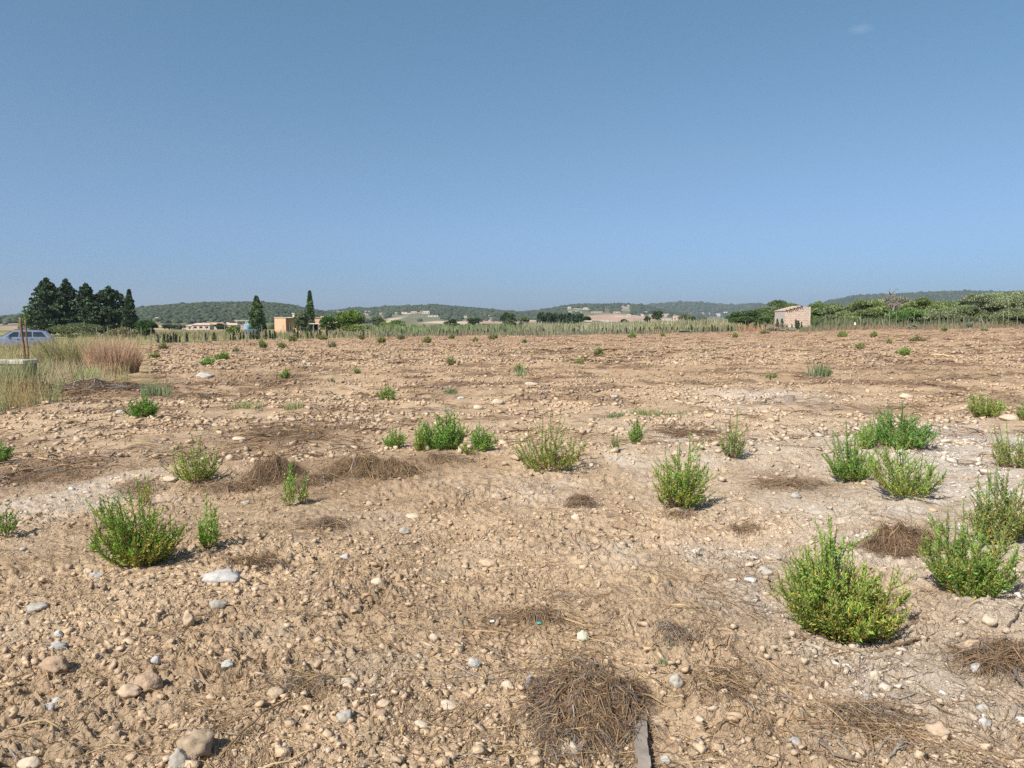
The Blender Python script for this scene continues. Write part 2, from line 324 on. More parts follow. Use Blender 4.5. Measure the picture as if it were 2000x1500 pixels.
M['hill'] = mat('hill_soil', attr=True, rough=.95, noise=(.02, .15), spec=.1)

# ------------------------------------------------------------------ ground sheet and hills
PALE = [(1860, 900, 1.2, 1), (1960, 870, 1.2, 1), (1780, 945, .5, .8), (1900, 965, .7, .95), (1840, 840, .8, .7), (1700, 1060, .3, .7), (1760, 850, .5, .6), (1500, 775, 1.3, .9), (1440, 790, .8, .6), (1320, 860, .35, .7), (1240, 905, .3, .8), (1310, 960, .25, .8), (1580, 1010, .3, .7),
        (1480, 1100, .35, .6), (1470, 1180, .3, .7), (1780, 1000, .3, .8), (1940, 1050, .4, .9), (1980, 1160, .4, .8), (200, 955, .55, .8), (100, 985, .4, .7), (20, 1010, .5, .6), (1690, 1330, .3, .6), (1880, 1360, .3, .5),
        (1200, 1080, .3, .4), (1060, 960, .4, .5), (1990, 960, .8, 1), (1590, 1290, .25, .4), (1230, 845, .3, .7), (1370, 905, .3, .5)]
PALE = [(ray(a, b)[0], ray(a, b)[1], r, s) for a, b, r, s in PALE]
DARK = [(40, 775, 2.2, 1), (180, 762, 2.0, 1), (290, 760, 1.6, .8), (560, 850, 1.1, .5), (40, 935, .7, .8), (390, 780, 1.0, .5), (1150, 690, 3, .5), (700, 920, .8, .6), (480, 740, 1.6, .5), (1540, 945, .35, .7), (870, 760, 1, .4), (1340, 840, .4, .5), (1750, 720, 2.5, .5), (300, 760, .8, .4)]
DARK = [(ray(a, b)[0], ray(a, b)[1], r, s) for a, b, r, s in DARK]
def blobs(x, y, L, sd):
    t = np.zeros_like(x)
    wx = x + .25 * vnoise(x / .5, y / .5, sd); wy = y + .35 * vnoise(x / .5, y / .5, sd + 1)
    for a, b, r, s in L: t = np.maximum(t, s * np.exp(-((wx - a) ** 2 + ((wy - b) * .75) ** 2) / (r * r)))
    return t
def dead(x, y):                 # where dead weeds mat the soil: streaks lying across the view
    r = np.hypot(x, y); a = fbm(x / 2.6, y / 1.2 + 9, 51, 4); b = fbm(x / 7.5, y / 4.5, 55, 3)
    return np.clip(sst(.02, .5, a + .35 * b) * (.15 + .85 * sst(10, 22, r)) + blobs(x, y, DARK, 60), 0, 1)
def lerp(a, b, t): return a + (np.asarray(b) - a) * t[:, None]
def gcol(x, y):
    r = np.hypot(x, y); n = len(x)
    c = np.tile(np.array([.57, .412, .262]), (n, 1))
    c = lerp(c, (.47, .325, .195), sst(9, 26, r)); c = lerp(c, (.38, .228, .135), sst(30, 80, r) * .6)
    v = fbm(x / 1.7, y / 1.7, 61, 4); c = c * (1 + .13 * v)[:, None]
    c = lerp(c, (.40, .27, .155), sst(.1, .7, fbm(x / .6, y / .5, 62, 3)) * .5)
    c = lerp(c, (.56, .45, .33), sst(.3, .9, fbm(x / 1.1, y / .8, 63, 3)) * .5)
    c = lerp(c, (.63, .54, .43), np.clip(sst(.3, 3.0, x) * (1 - sst(9, 15, r)) * (.42 + .35 * fbm(x / 1.3, y / 1.1, 68, 3)), 0, .8))
    ch = blobs(x, y, PALE, 66) * (.6 + .5 * fbm(x / .22, y / .2, 67, 3)); c = lerp(c, (.67, .60, .51), np.clip(ch, 0, .9))
    c = lerp(c, (.19, .11, .068), dead(x, y) * (.80 - .28 * sst(15, 40, r)))
    # verge on the left with grass litter, and land past the fence
    vg = sst(11, 13.5, y) * (1 - sst(-.8, .9, x + 9.6 + .47 * np.clip(y - 20, 0, 99))) * (1 - sst(60, 70, y)); c = lerp(c, (.30, .24, .11), vg * .75)
    fy = np.interp(x, FX, FY); bey = sst(0, 2.5, y - fy); ff = fbm(x / 30, y / 14, 70, 3)
    oc = lerp(np.tile(np.array([.33, .27, .14]), (n, 1)), (.13, .16, .06), sst(-.2, .3, ff)); oc = lerp(oc, (.47, .30, .20), sst(250, 500, r) * sst(-.1, .3, fbm(x / 110, y / 160, 71, 2)))
    return c * (1 - bey)[:, None] + oc * bey[:, None]
FPTS = [(-250, 60), (150, 66), (300, 72), (500, 80), (800, 95), (1000, 100), (1300, 95), (1480, 92), (1650, 85), (1800, 81), (2000, 78), (2400, 74)]
FW = np.array([[(a - 1000) / F * b, b] for a, b in FPTS]); FX, FY = FW[:, 0], FW[:, 1]

def polar(rs, an):
    Rr, A = np.meshgrid(rs, an, indexing='ij'); x = (Rr * np.sin(A)).ravel(); y = (Rr * np.cos(A)).ravel()
    nr, na = len(rs), len(an); i = np.arange(nr - 1)[:, None] * na + np.arange(na - 1)[None]; i = i.ravel()
    return x, y, np.stack([i, i + 1, i + na + 1, i + na], -1)
mid = np.radians(np.linspace(-50, 50, 1640)); side = np.radians(np.linspace(50, 310, 110))[1:-1]
AN = np.concatenate([mid, side, [np.radians(310)]])
RS = [0.3]; 
while RS[-1] < 700: r = RS[-1]; RS.append(r + max(.0055, min(r * .010, r * r * .0005)) if r < 130 else r * 1.022)
RS = np.array(RS); RS[-1] = 700
x, y, f = polar(RS, AN); z = Hd(x, y)
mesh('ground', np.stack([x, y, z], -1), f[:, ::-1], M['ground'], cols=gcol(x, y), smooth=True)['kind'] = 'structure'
RS2 = np.concatenate([[699.9], np.arange(715, 4800, 14), [5000, 5400]])
x, y, f = polar(RS2, np.concatenate([np.radians(np.linspace(-43, 43, 520)), np.radians(np.linspace(43, 317, 60))[1:]]))
z = Hd(x, y)
def clearing(x, y):            # scree strips and terraces on the left hill and the centre hills
    px = 1000 + F * x / np.maximum(y, 1) / math.cos(PITCH); row = 628 - (Hs(x, y) - CAMZ) / np.maximum(y, 1) * F; k = np.zeros(np.shape(x), bool)
    for a, b, c_, d_, w_ in ((508, 600, 536, 611, 1.6), (536, 598, 560, 609, 1.4), (518, 611, 532, 615, 1.2), (350, 619, 374, 629, 1.2), (742, 607, 800, 609, 1.5), (1120, 603, 1180, 605, 1.0), (1205, 599, 1250, 603, 1.0), (770, 611, 800, 613, 2.2), (1150, 598, 1165, 601, .9), (1030, 609, 1060, 606, 1.5)):
        t_ = np.clip((px - a) / (b * 0 + c_ - a), 0, 1); k |= (np.abs(row - (b + (d_ - b) * t_)) < w_ * .6) & (px > a) & (px < c_) & (y > 700)
    return k
r = np.hypot(x, y); ff = fbm(x / 170, y / 260, 72, 3); n = len(x)
c = lerp(np.tile(np.array([.17, .16, .085]), (n, 1)), (.44, .29, .20), sst(.08, .35, ff)); c = lerp(c, (.52, .42, .30), sst(.35, .6, fbm(x / 80, y / 200, 73, 2)))
c = lerp(c, (.10, .11, .06), sst(10, 30, z) * .6); c[clearing(x, y)] = (.44, .36, .28)
h = mesh('hills', np.stack([x, y, z], -1), f[:, ::-1], M['hill'], cols=c, smooth=True); h['kind'] = 'structure'

# ------------------------------------------------------------------ stones
def chip(seed):
    rs = np.random.default_rng(seed); v = np.array([(a, b, c) for a in (-1, 1) for b in (-1, 1) for c in (-1, 1)], float) * .8
    v = v * rs.uniform(.35, 1.15, (8, 3)); f = np.array([(0, 1, 3), (0, 3, 2), (4, 6, 7), (4, 7, 5), (0, 4, 5), (0, 5, 1), (2, 3, 7), (2, 7, 6), (0, 2, 6), (0, 6, 4), (1, 5, 7), (1, 7, 3)])
    return v * np.array([rs.uniform(.8, 1.3), rs.uniform(.7, 1.1), 1]), f
T_CHIP = [chip(k) for k in range(24)]
T_ROCK = [rockshape(1, k, .9) for k in range(12)]; T_ROCK2 = [rockshape(2, k + 50, .9) for k in range(10)]
def fan(n, r0, r1, power=2.0, a=47):   # random points in the view fan; power 1 = even on screen columns
    u = RNG.random(n); e = power
    r = (r0 ** (1 - e + 1) + u * (r1 ** (2 - e) - r0 ** (2 - e))) ** (1 / (2 - e)) if abs(e - 2) > 1e-6 else r0 * (r1 / r0) ** u
    an = np.radians(R(-a, a, n)); return r * np.sin(an), r * np.cos(an)
SC_COL = np.array([[.60, .47, .34], [.56, .43, .31], [.50, .39, .29], [.64, .55, .44], [.46, .37, .29], [.62, .57, .50], [.55, .40, .27]])
def stones(name, n, r0, r1, s0, s1, temps, power, thr, m, kind='stuff', colr=SC_COL, flat=(.45, .8), sink=.15, skew=3, smooth=False, dust=.5, mask=None):
    x, y = fan(n, r0, r1, power)
    dens = fbm(x / 2.2, y / 1.6, 81, 3); k = (dens + R(-.7, .7, n)) > thr; k &= True if mask is None else mask(x, y); k &= ~((name == 'field_gravel') & (RNG.random(n) > sst(6.5, 14, y)))
    fy = np.interp(x, FX, FY); k &= ~((np.abs(x - PLK[0]) < .09) & (np.abs(y - PLK[1] + .1) < .45)) & (y < fy - .5) & ~((x < -9.4 - .47 * np.clip(y - 20, 0, 99)) & (y > 12))
    x, y = x[k], y[k]; n = len(x); s = s0 + (s1 - s0) * RNG.random(n) ** skew
    z = Hd(x, y); sc = np.stack([s * R(.8, 1.4, n), s * R(.6, 1.0, n), s * R(*flat, n)], -1) * .5
    cc = colr[RNG.integers(0, len(colr), n)] * R(.8, 1.15, n)[:, None]; cc = cc * (1 - dust) + gcol(x, y) * dust * R(.80, .98, n)[:, None]
    v, f, c = scatter(temps, np.stack([x, y, z + sc[:, 2] * (1 - sink * 2) - s * .05], -1), sc, cc)
    o = mesh(name, v, f, m, cols=c, smooth=smooth); o['kind'] = kind; return o
SC_COL2 = SC_COL * .55 + np.array([.505, .362, .212]) * .45
SOIL = np.array([[.44, .30, .19], [.40, .27, .17], [.48, .34, .22], [.36, .24, .15]])
CHALK = True; T_CLOD = []; PLK = ray(1270, 1460)
for k in range(10): v_, f_ = rockshape(1, k + 300, .3); T_CLOD.append((v_ * (1 + .3 * n3(v_, 3.3, k))[:, None], f_))
stones('gravel', 22000, 1.7, 12, .005, .045, T_CHIP, 1.9, -.1, M['stone'], skew=5.5, dust=.7)
stones('soil_clods', 52000, 1.7, 13, .010, .058, T_CHIP, 1.8, -.05, M['clod'], flat=(.5, .9), sink=.36, skew=5, dust=1)
stones('soil_crumbs', 56000, 1.7, 9, .005, .016, T_CHIP, 1.7, -.25, M['clod'], flat=(.6, 1.0), sink=.25, skew=1.5, dust=1)
stones('field_gravel', 155000, 7, 38, .018, .125, T_CHIP, 1.6, .1, M['farstone'], skew=4.5, dust=.82)
stones('chalk_crumbs', 60000, 2.2, 14, .008, .06, T_CHIP, 1.6, -9, M['stone'], colr=np.array([[.62, .59, .55], (.66, .62, .57), (.56, .51, .45)]), skew=4, dust=.25, flat=(.3, .7), mask=lambda x, y: blobs(x, y, PALE, 66) * (.7 + .6 * fbm(x / .22, y / .2, 67, 3)) > R(.25, 1.1, len(x)))
stones('distant_gravel', 105000, 28, 100, .045, .24, T_CHIP, 1.9, .0, M['farstone'], skew=3.5, flat=(.35, .7), dust=.78)
for nm in ('gravel', 'soil_clods', 'soil_crumbs', 'field_gravel', 'chalk_crumbs', 'distant_gravel'):
    tag(bpy.data.objects[nm], {'gravel': 'fine pale gravel strewn over the near soil', 'soil_clods': 'crumbly tan clods of dry earth on the near soil', 'chalk_crumbs': 'white chalky crumbs strewn over the pale patches', 'soil_crumbs': 'tiny crumbs of dry earth on the near soil', 'field_gravel': 'pale stones too many to count in the middle of the field', 'distant_gravel': 'pale stones speckling the far field'}[nm], 'gravel' if 'gravel' in nm else 'soil clods')

# single stones: (x0, x1, y0, y1, kind, label)
W = (.44, .41, .37); TN = (.50, .37, .25); PL = (.55, .44, .32); GR = (.41, .365, .30); CL = (.40, .28, .185)
STN = [
 (405, 470, 1120, 1150, W, 'large jagged white chunk of plaster rubble beside the big left bush'), (165, 182, 1110, 1125, PL, 'cream stone touching a white flake below the big left bush'),
 (178, 199, 1122, 1136, W, 'white flake of stone touching a cream stone below the big left bush'), (57, 92, 1187, 1201, GR, 'thin pale grey slab lying near the left edge, below the bush'),
 (103, 126, 1261, 1278, W, 'roundish white stone just above a large brown clod'), (108, 121, 1243, 1257, W, 'small knobbly white stone behind a roundish white one'),
 (360, 378, 1206, 1234, TN, 'upright tan block of stone casting a sharp shadow'), (412, 440, 1180, 1198, GR, 'rough pale grey lump below the white plaster chunk'),
 (432, 456, 1302, 1320, W, 'white pitted pebble on bare soil right of a small white chip'), (297, 312, 1304, 1317, W, 'small smooth white chip on bare soil left of the pitted pebble'),
 (238, 270, 1361, 1382, TN, 'flat tan wedge shaped stone in front of a big clod'), (84, 128, 1287, 1316, CL, 'large rounded brown clod with shadow, lower left'),
 (270, 312, 1334, 1370, CL, 'large crumbly brown clod behind the wedge shaped stone'), (357, 412, 1431, 1494, (.36, .27, .18), 'biggest earth crusted rock at the lower left'),
 (335, 368, 1471, 1510, GR, 'smooth pale boulder against the big earth crusted rock'), (42, 74, 1483, 1505, PL, 'rounded cream stone cut by the bottom edge at left'),
 (84, 106, 1386, 1405, W, 'chalky white lumps among twigs at lower left'), (104, 122, 1372, 1384, W, 'small chalky lump just behind the chalky white lumps'),
 (525, 555, 1351, 1373, (.45, .34, .23), 'ball shaped brown stone in a hollow'), (662, 687, 1402, 1426, GR, 'faceted grey stone in the lower foreground'),
 (655, 690, 1330, 1346, PL, 'flat cream stone beside a tuft of grey straw'), (840, 856, 1234, 1257, PL, 'egg shaped tan stone standing on end'),
 (780, 800, 1034, 1048, GR, 'pale grey pebble on the slope below the straw heap'), (793, 819, 1002, 1014, PL, 'large smooth cream pebble below the long straw heap'),
 (724, 748, 1137, 1156, PL, 'rounded cream stone midway down the bare slope'), (664, 684, 1088, 1103, W, 'angular white stone on the bare slope'),
 (638, 651, 1202, 1213, PL, 'small triangular cream chip on the slope'), (880, 903, 1069, 1081, PL, 'oval cream stone high on the bare slope'),
 (940, 970, 1092, 1112, TN, 'long tilted tan stone on the bare slope'), (860, 893, 1357, 1386, PL, 'long tilted cream stone at lower centre'),
 (738, 763, 1377, 1390, TN, 'flattish tan stone in a cluster of clods, lower centre'), (730, 757, 1395, 1414, CL, 'dark brown clod under the flattish tan stone'),
 (690, 704, 1373, 1392, TN, 'narrow upright tan stone near the faceted grey one'), (808, 835, 1402, 1424, PL, 'pale yellowish flat stone at lower centre'),
 (916, 937, 1298, 1317, W, 'white topped lump right of the long cream stones'), (980, 1001, 1330, 1351, PL, 'cream stone with a white chip at the edge of the big straw heap'),
 (1128, 1150, 1240, 1264, (.58, .52, .38), 'yellowish oval stone above the big straw heap'), (1308, 1332, 1324, 1349, GR, 'flat pale grey pitted stone right of the big straw heap'),
 (1478, 1508, 1114, 1129, GR, 'thin whitish slab left of the largest bush'), (1095, 1131, 1466, 1500, PL, 'cream boulder poking through the big straw heap'),
 (1268, 1300, 1406, 1425, TN, 'flat tan stone at the top end of the grey plank'), (1290, 1308, 1486, 1502, W, 'white stone at the bottom edge right of the plank'),
 (1358, 1373, 1416, 1429, PL, 'small round cream pebble right of the plank'), (1700, 1716, 1316, 1344, PL, 'upright cream stone below the largest bush'),
 (1685, 1702, 1360, 1374, W, 'white pebble below the upright cream stone'), (1815, 1850, 1420, 1446, TN, 'long tan stone at lower right'),
 (1910, 1934, 1389, 1402, W, 'white chalk lump at lower right, upper of two'), (1912, 1932, 1414, 1434, W, 'white chalk lump at lower right, lower of two'),
 (1898, 1920, 1302, 1322, W, 'white chalk lump below the right hand dead twigs'), (1875, 1925, 1257, 1284, TN, 'broad tan rock beside the dead twigs at right'),
 (1543, 1562, 1443, 1458, W, 'white flat stone above the dark stick'), (1509, 1525, 1477, 1492, PL, 'round cream pebble by the bottom edge left of the dark stick'),
 (1665, 1680, 1468, 1482, PL, 'cream pebble by the bottom edge at right'), (1918, 1942, 1212, 1236, PL, 'pale lumpy stone under the right hand bush'),
 (385, 416, 730, 739, W, 'bright white slab alone in the middle distance at left'), (228, 248, 801, 812, W, 'white stone left of the round green bush'),
 (352, 363, 781, 792, PL, 'cream stone pair member up the slope from the round green bush'), (1024, 1052, 746, 759, PL, 'big cream stone in the stony mid field band'),
 (960, 984, 777, 792, PL, 'big rounded cream stone in front of the stony band'), (1192, 1208, 774, 783, W, 'white pointed stone in the mid field right of centre'),
 (594, 606, 795, 804, PL, 'cream stone near a pale grass tuft in the mid field'), (522, 538, 769, 779, TN, 'tan stone on a dark litter patch in the mid field'),
 (1757, 1782, 769, 781, PL, 'large pale stone in the stony band at right'), (1150, 1166, 864, 876, W, 'white stone at the right foot of the sparse bush'),
 (893, 908, 778, 786, W, 'white stone directly behind the brightest centre bush'), (924, 944, 790, 806, PL, 'pale angular stone right behind the brightest centre bush'),
 (1545, 1564, 963, 976, W, 'white round stone in brown litter at right of centre'), (473, 488, 978, 988, GR, 'grey stone in front of the dark straw stack'),
 (1955, 1985, 810, 826, PL, 'rounded pale stone behind the right edge bush'), (455, 480, 853, 864, PL, 'cream stones pair right of the left shrub'),
 (320, 345, 930, 944, PL, 'oval cream stone between the two left bushes'), (960, 985, 965, 983, TN, 'long tan brick like stone on the slope at centre'),
 (1115, 1133, 1006, 1024, PL, 'round tan stone under the dead weed at centre'), (1150, 1160, 904, 913, W, 'small white pebble right of the sparse bush foot'),
]
TS = [rockshape(3, 200 + k, a) for k, a in enumerate([.9, .7, .4, .2, .1, .8, .5, .3])]
NS = 0
for i, (x0, x1, y0, y1, c, lab) in enumerate(STN):
    pt = ray((x0 + x1) / 2, y1 - .25 * (y1 - y0)); d = math.hypot(pt[0], pt[1]); wd = (x1 - x0) / F * math.hypot(d, CAMZ); ht = (y1 - y0) / F * math.hypot(d, CAMZ)
    v, f = TS[(i * 3 + (0 if c in (W, GR, TN) else 2)) % 8] if c is not PL else TS[(3, 4, 2, 7)[i % 4]]
    dep = wd * random.uniform(.6, .85); hz = max(ht * .8, wd * .3) * (1.25 if c is not PL else 1)
    if c is not PL: v = v * (1 + .45 * n3(v, 2.6, i) + .32 * n3(v, 6, i) + .20 * n3(v, 13, i))[:, None]
    else: v = v * (1 + .10 * n3(v, 2.2, i) + .03 * n3(v, 9, i))[:, None]
    q = v * np.array([wd, dep, hz]) * .55; a = random.uniform(-.35, .35); q = q @ np.array([[math.cos(a), -math.sin(a), 0], [math.sin(a), math.cos(a), 0], [0, 0, 1]]).T
    q[:, 2] += hz * .22
    cc = np.tile(np.array(c) * random.uniform(.92, 1.06), (len(q), 1))
    o = mesh('clod' if c is CL else 'stone', q, f, M['clod'] if c is CL else M['stone'], cols=cc, smooth=(c is PL), loc=pt)
    tag(o, lab, 'clod' if c is CL else 'stone', 'loose stones on the field'); NS += 1
# further stones nothing tells apart, largest first in view
SM = []
for k in range(8):
    v, f = T_ROCK2[k]; v = v * (1 + .25 * n3(v, 3.2, k + 4))[:, None] * np.array([.5, .38, .3]); cc = np.tile(SC_COL2[k % 7] * 1.02, (len(v), 1)); me = mesh('pebble', v, f, M['stone'], cols=cc, smooth=False); SM.append(me.data); bpy.data.objects.remove(me)
ZONE = [(2.4, 4.5, 75, .018, .045, 'pale pebble half sunk in the near soil'), (4.5, 9, 70, .035, .09, 'pale stone half sunk in the soil of the mid foreground'), (9, 24, 46, .09, .2, 'pale stone standing out in the stony middle of the field')]
for r0, r1, n, s0, s1, lab in ZONE:
    x, y = fan(n, r0, r1, 1.6, 33)
    for a, b in zip(x, y):
        o = link(bpy.data.objects.new('pebble', random.choice(SM))); s = random.uniform(s0, s1) * random.uniform(.7, 1)
        o.location = (a, b, gz(a, b) + s * .1); o.rotation_euler = (random.uniform(-.2, .2), random.uniform(-.2, .2), random.uniform(0, 6.3)); o.scale = (s, s, s)
        tag(o, lab, 'stone', 'scattered pale stones')

# ------------------------------------------------------------------ straw, dead weeds, sticks
def unit(v): return v / np.maximum(np.linalg.norm(v, axis=-1, keepdims=True), 1e-9)
def ribbons(P, wv):             # P (n,k,3) centre lines, wv (n,k,3) half-width vectors
    n, k, _ = P.shape; V = np.stack([P - wv, P + wv], 2).reshape(n, 2 * k, 3)
    b = (np.arange(n) * 2 * k)[:, None]; j = np.arange(k - 1)[None] * 2; i = b + j
    return V.reshape(-1, 3), np.stack([i, i + 1, i + 3, i + 2], -1).reshape(-1, 4), 2 * k
ST_COL = np.array([[.23, .145, .085], [.17, .105, .065], [.40, .27, .13], [.30, .19, .10], [.27, .235, .20], [.13, .085, .06], [.46, .33, .17]])
def blades(x, y, L, lift, width, dirs, colsel, top=None, k=5):
    n = len(x); t = np.linspace(0, 1, k); dx, dy = np.cos(dirs), np.sin(dirs); cu = RNG.normal(0, .8, n); width = width * np.exp(RNG.normal(0, .45, n))
    s = (t[None] - .5) * L[:, None]; side = cu[:, None] * L[:, None] * (t[None] - .5) ** 2
    X = x[:, None] + dx[:, None] * s - dy[:, None] * side; Y = y[:, None] + dy[:, None] * s + dx[:, None] * side
    g = Hs(X, Y) if top is None else top(X, Y)
    gd = (Hd(X.ravel(), Y.ravel()).reshape(X.shape)); tilt = R(-.5, .5, n)[:, None] * (t[None] - .5)
    Z = np.maximum(gd, gd) + (g - Hs(X, Y)) * R(.35, 1.0, n)[:, None] + lift[:, None] * (np.abs(R(0, 1, n))[:, None] * np.sin(np.pi * t)[None] + tilt + .25) + .002
    P = np.stack([X, Y, Z], -1); wv = unit(np.stack([-dy, dx, R(-1.2, 1.2, n)], -1))[:, None, :] * (width[:, None] * np.array([.7, 1, 1, .8, .35])[None, :k])[..., None]
    V, Fc, m = ribbons(P, wv); cc = ST_COL[RNG.choice(len(ST_COL), n, p=colsel)] * R(.6, 1.28, n)[:, None]
    return V, Fc, np.repeat(cc, m, 0)
def litter(name, n, r0, r1, L, wd, lift, thr, lab, power=1.8, pc=None):
    x, y = fan(n, r0, r1, power); dd = dead(x, y); cl = fbm(x / .45, y / .4, 91, 2)
    k = (dd * .9 + cl * .6 + R(-.5, .35, n)) > thr; k &= y < np.interp(x, FX, FY) - .3; x, y = x[k], y[k]; n = len(x)
    dr = vnoise(x / .8, y / .8, 92) * 3.2 + RNG.normal(0, .5, n) + .4
    V, Fc, c = blades(x, y, R(*L, n), np.full(n, lift), R(*wd, n), dr, pc or [.25, .18, .16, .2, .08, .08, .05])
    o = mesh(name, V, Fc, M['straw'], cols=c); tag(o, lab, 'straw litter', None, 'stuff')
litter('straw_litter', 74000, 1.7, 11, (.03, .20), (.0005, .0014), .010, -.08, 'fine dry stalks strewn thinly over the near soil')
litter('loose_stalks', 7000, 1.8, 12, (.06, .30), (.0006, .0015), .02, -.6, 'single pale dry stalks lying loose on the soil', 1.9, [.08, .04, .3, .12, .1, .02, .34])
litter('field_litter', 62000, 9, 34, (.12, .45), (.002, .006), .05, .28, 'brown flattened dead weeds matting the middle of the field', 1.6)
litter('distant_litter', 30000, 30, 98, (.3, .9), (.01, .022), .07, .35, 'brown dead weeds streaking the far field', 1.8)

def heap(px, py, wpx, hgt, n, lab, asp=.6, L=(.06, .30), wd=(.0005, .0013), pc=None, cat='straw heap', swirl=0.0, name='straw_heap', depthf=.7):
    main = n >= 1900; hgt = hgt * (1 if main else .45); n = int(n * (1.35 if main else .65)); wpx = wpx * (1 if main else 1.25)
    pt = ray(px, py); d = math.hypot(pt[0], pt[1]); a = wpx / F * d / 2; b = max(a * asp, hgt * .8)
    n = int(n * 2.0); sd0 = px * .013; far_ = 1 + (RNG.random(n) < .12) * .5; x = pt[0] + RNG.normal(0, .6, n) * a * far_; y = pt[1] + RNG.normal(0, .6, n) * b * far_
    q = ((x - pt[0]) / a) ** 2 + ((y - pt[1]) / b) ** 2; pn = fbm(x / (.4 * a) + sd0, y / (.35 * a) - sd0, 97, 3); k = (q - 1.1 * pn < 1.4 * RNG.random(n) ** 1.5 + .12) & (pn > R(-.75, -.1, n)); x, y, q = x[k], y[k], q[k]; n = len(x)
    def top(X, Y): return Hs(X, Y) + hgt * np.clip(1 - ((X - pt[0]) / a) ** 2 - ((Y - pt[1]) / b) ** 2, 0, 1) ** 1.1 * (.75 + .8 * vnoise(X / (.3 * a) + sd0, Y / (.3 * a), 95))
    dr = np.arctan2(y - pt[1], x - pt[0]) + swirl + RNG.normal(0, .9, n) + vnoise(x / .25, y / .25, 96) * 1.5
    V, Fc, c = blades(x, y, R(*L, n) * min(1, a / .25), np.full(n, .03 + hgt * .12), R(*wd, n) * max(1, d / 9), dr, pc or [.26, .18, .14, .2, .1, .09, .03], top)
    V = V - pt
    o = mesh(name, V, Fc, M['straw'], cols=c, loc=pt); tag(o, lab, cat, 'heaps of dead weeds'); return o
heap(1150, 1390, 205, .085, 9000, 'big tangled heap of brown straw at the bottom centre, beside the grey plank', 1.15, swirl=.6, pc=[.26, .22, .12, .16, .12, .10, .02])
heap(1095, 1470, 90, .07, 1200, 'greyer tuft of straw at the lower left foot of the big heap', 1.4, swirl=1.4, pc=[.2, .14, .08, .14, .34, .08, .02])
heap(730, 925, 190, .17, 3000, 'long golden brown straw heap on the soil bank', .45, pc=[.22, .14, .22, .22, .08, .06, .06])
heap(535, 935, 100, .20, 1900, 'dark brown stack of dead stalks beside a green sprig', .7, swirl=1.5, pc=[.36, .2, .08, .18, .08, .09, .01])
heap(610, 945, 90, .12, 1100, 'low brown straw link between the dark stack and the golden heap', .6)
heap(480, 955, 90, .09, 900, 'thin brown straw left of the dark stack', .5)
heap(1760, 1075, 135, .15, 2000, 'rusty brown heap of fine twigs between the right hand bushes', .6, pc=[.34, .22, .06, .24, .04, .09, .01])
heap(1133, 990, 60, .15, 800, 'small dark dead weed clump at centre', .7, pc=[.34, .3, .03, .15, .05, .12, .01])
heap(637, 1030, 80, .07, 800, 'flat grey brown tuft on the bare slope', .8, pc=[.22, .2, .08, .12, .25, .11, .02])
heap(1960, 1300, 150, .14, 1800, 'brown brush pile at the right edge', .7, pc=[.34, .2, .08, .24, .05, .08, .01])
heap(1535, 950, 150, .06, 1100, 'flat rusty litter patch right of centre', .5)
heap(1340, 850, 130, .05, 900, 'flattened fan of dead stalks behind the spiky centre right bush', .6, L=(.2, .5))
heap(1325, 1015, 70, .05, 500, 'brown dead stalks at the foot of the spiky centre right bush', .7)
heap(1455, 1040, 70, .06, 400, 'thin brown stalks between the spiky bush and the largest bush', .7)
heap(725, 778, 60, .16, 600, 'brown mound of dead weed left of a small green bush', .7)
heap(870, 900, 120, .06, 800, 'reddish dead stalks under the brightest centre bush', .6)
heap(90, 940, 150, .08, 1200, 'dark dead weeds near the left edge of the slope', .5)
heap(270, 960, 90, .12, 700, 'brown dead growth behind the big left bush', .8)
heap(500, 1105, 110, .06, 700, 'brown straw tuft right of the white plaster chunk', .5)
heap(590, 1350, 130, .03, 420, 'thin grey straw wisps in the lower foreground', .4, pc=[.15, .1, .2, .15, .3, .05, .05])
heap(1040, 1215, 120, .04, 600, 'dark twig scatter above the big straw heap', .6)
heap(1320, 1250, 80, .06, 400, 'grey dead sprig with green blades right of centre', .8, pc=[.2, .1, .08, .1, .45, .05, .02])
heap(1700, 1420, 170, .02, 420, 'long thin stalks lying at lower right', .8, L=(.2, .5))
heap(1420, 1350, 130, .02, 420, 'brown stalks lying right of the big straw heap', .9, L=(.15, .4))
heap(420, 960, 110, .05, 600, 'dark litter between the left bushes', .5)
heap(60, 772, 220, .20, 6000, 'reddish brown bank of dead weeds below the concrete block', .5, wd=(.001, .0022), L=(.3, .7))
heap(190, 760, 190, .15, 5200, 'grey brown dead weeds below the rusty dry bush', .5, wd=(.001, .0022), L=(.3, .7), pc=[.2, .2, .06, .14, .3, .09, .01])
heap(390, 778, 130, .08, 1200, 'dark streak of dead weeds behind the round green bush', .5, wd=(.001, .0022))
heap(560, 850, 180, .05, 1500, 'broad flat patch of grey brown stalks left of centre', .6, L=(.2, .5))

def stick(name, pts, rad, m, lab, cat='stick'):
    P = [ray(a, b) for a, b in pts]; P = [Vector((q[0], q[1], q[2] + rad * .8 + z)) for q, z in zip(P, [.0] + [.015] * (len(P) - 2) + [.0])]
    Q = []
    for a, b in zip(P[:-1], P[1:]):
        for k in range(4): Q.append(a.lerp(b, k / 4) + Vector((random.uniform(-1, 1), random.uniform(-1, 1), random.uniform(0, 1))) * rad * .9)
    Q.append(P[-1]); o0 = P[0].copy(); mb = MB(); mb.tube([q - o0 for q in Q], [rad * (1 - .5 * i / len(Q)) for i in range(len(Q))], 7)
    for k in (3, 6):
        if k < len(Q) - 1: a = Q[k] - o0; mb.tube([a, a + Vector((random.uniform(-.05, .05), random.uniform(-.05, .05), .015))], [rad * .5, rad * .2], 5)
    o = mb.build(name, m, smooth=True); o.location = o0; tag(o, lab, cat); return o
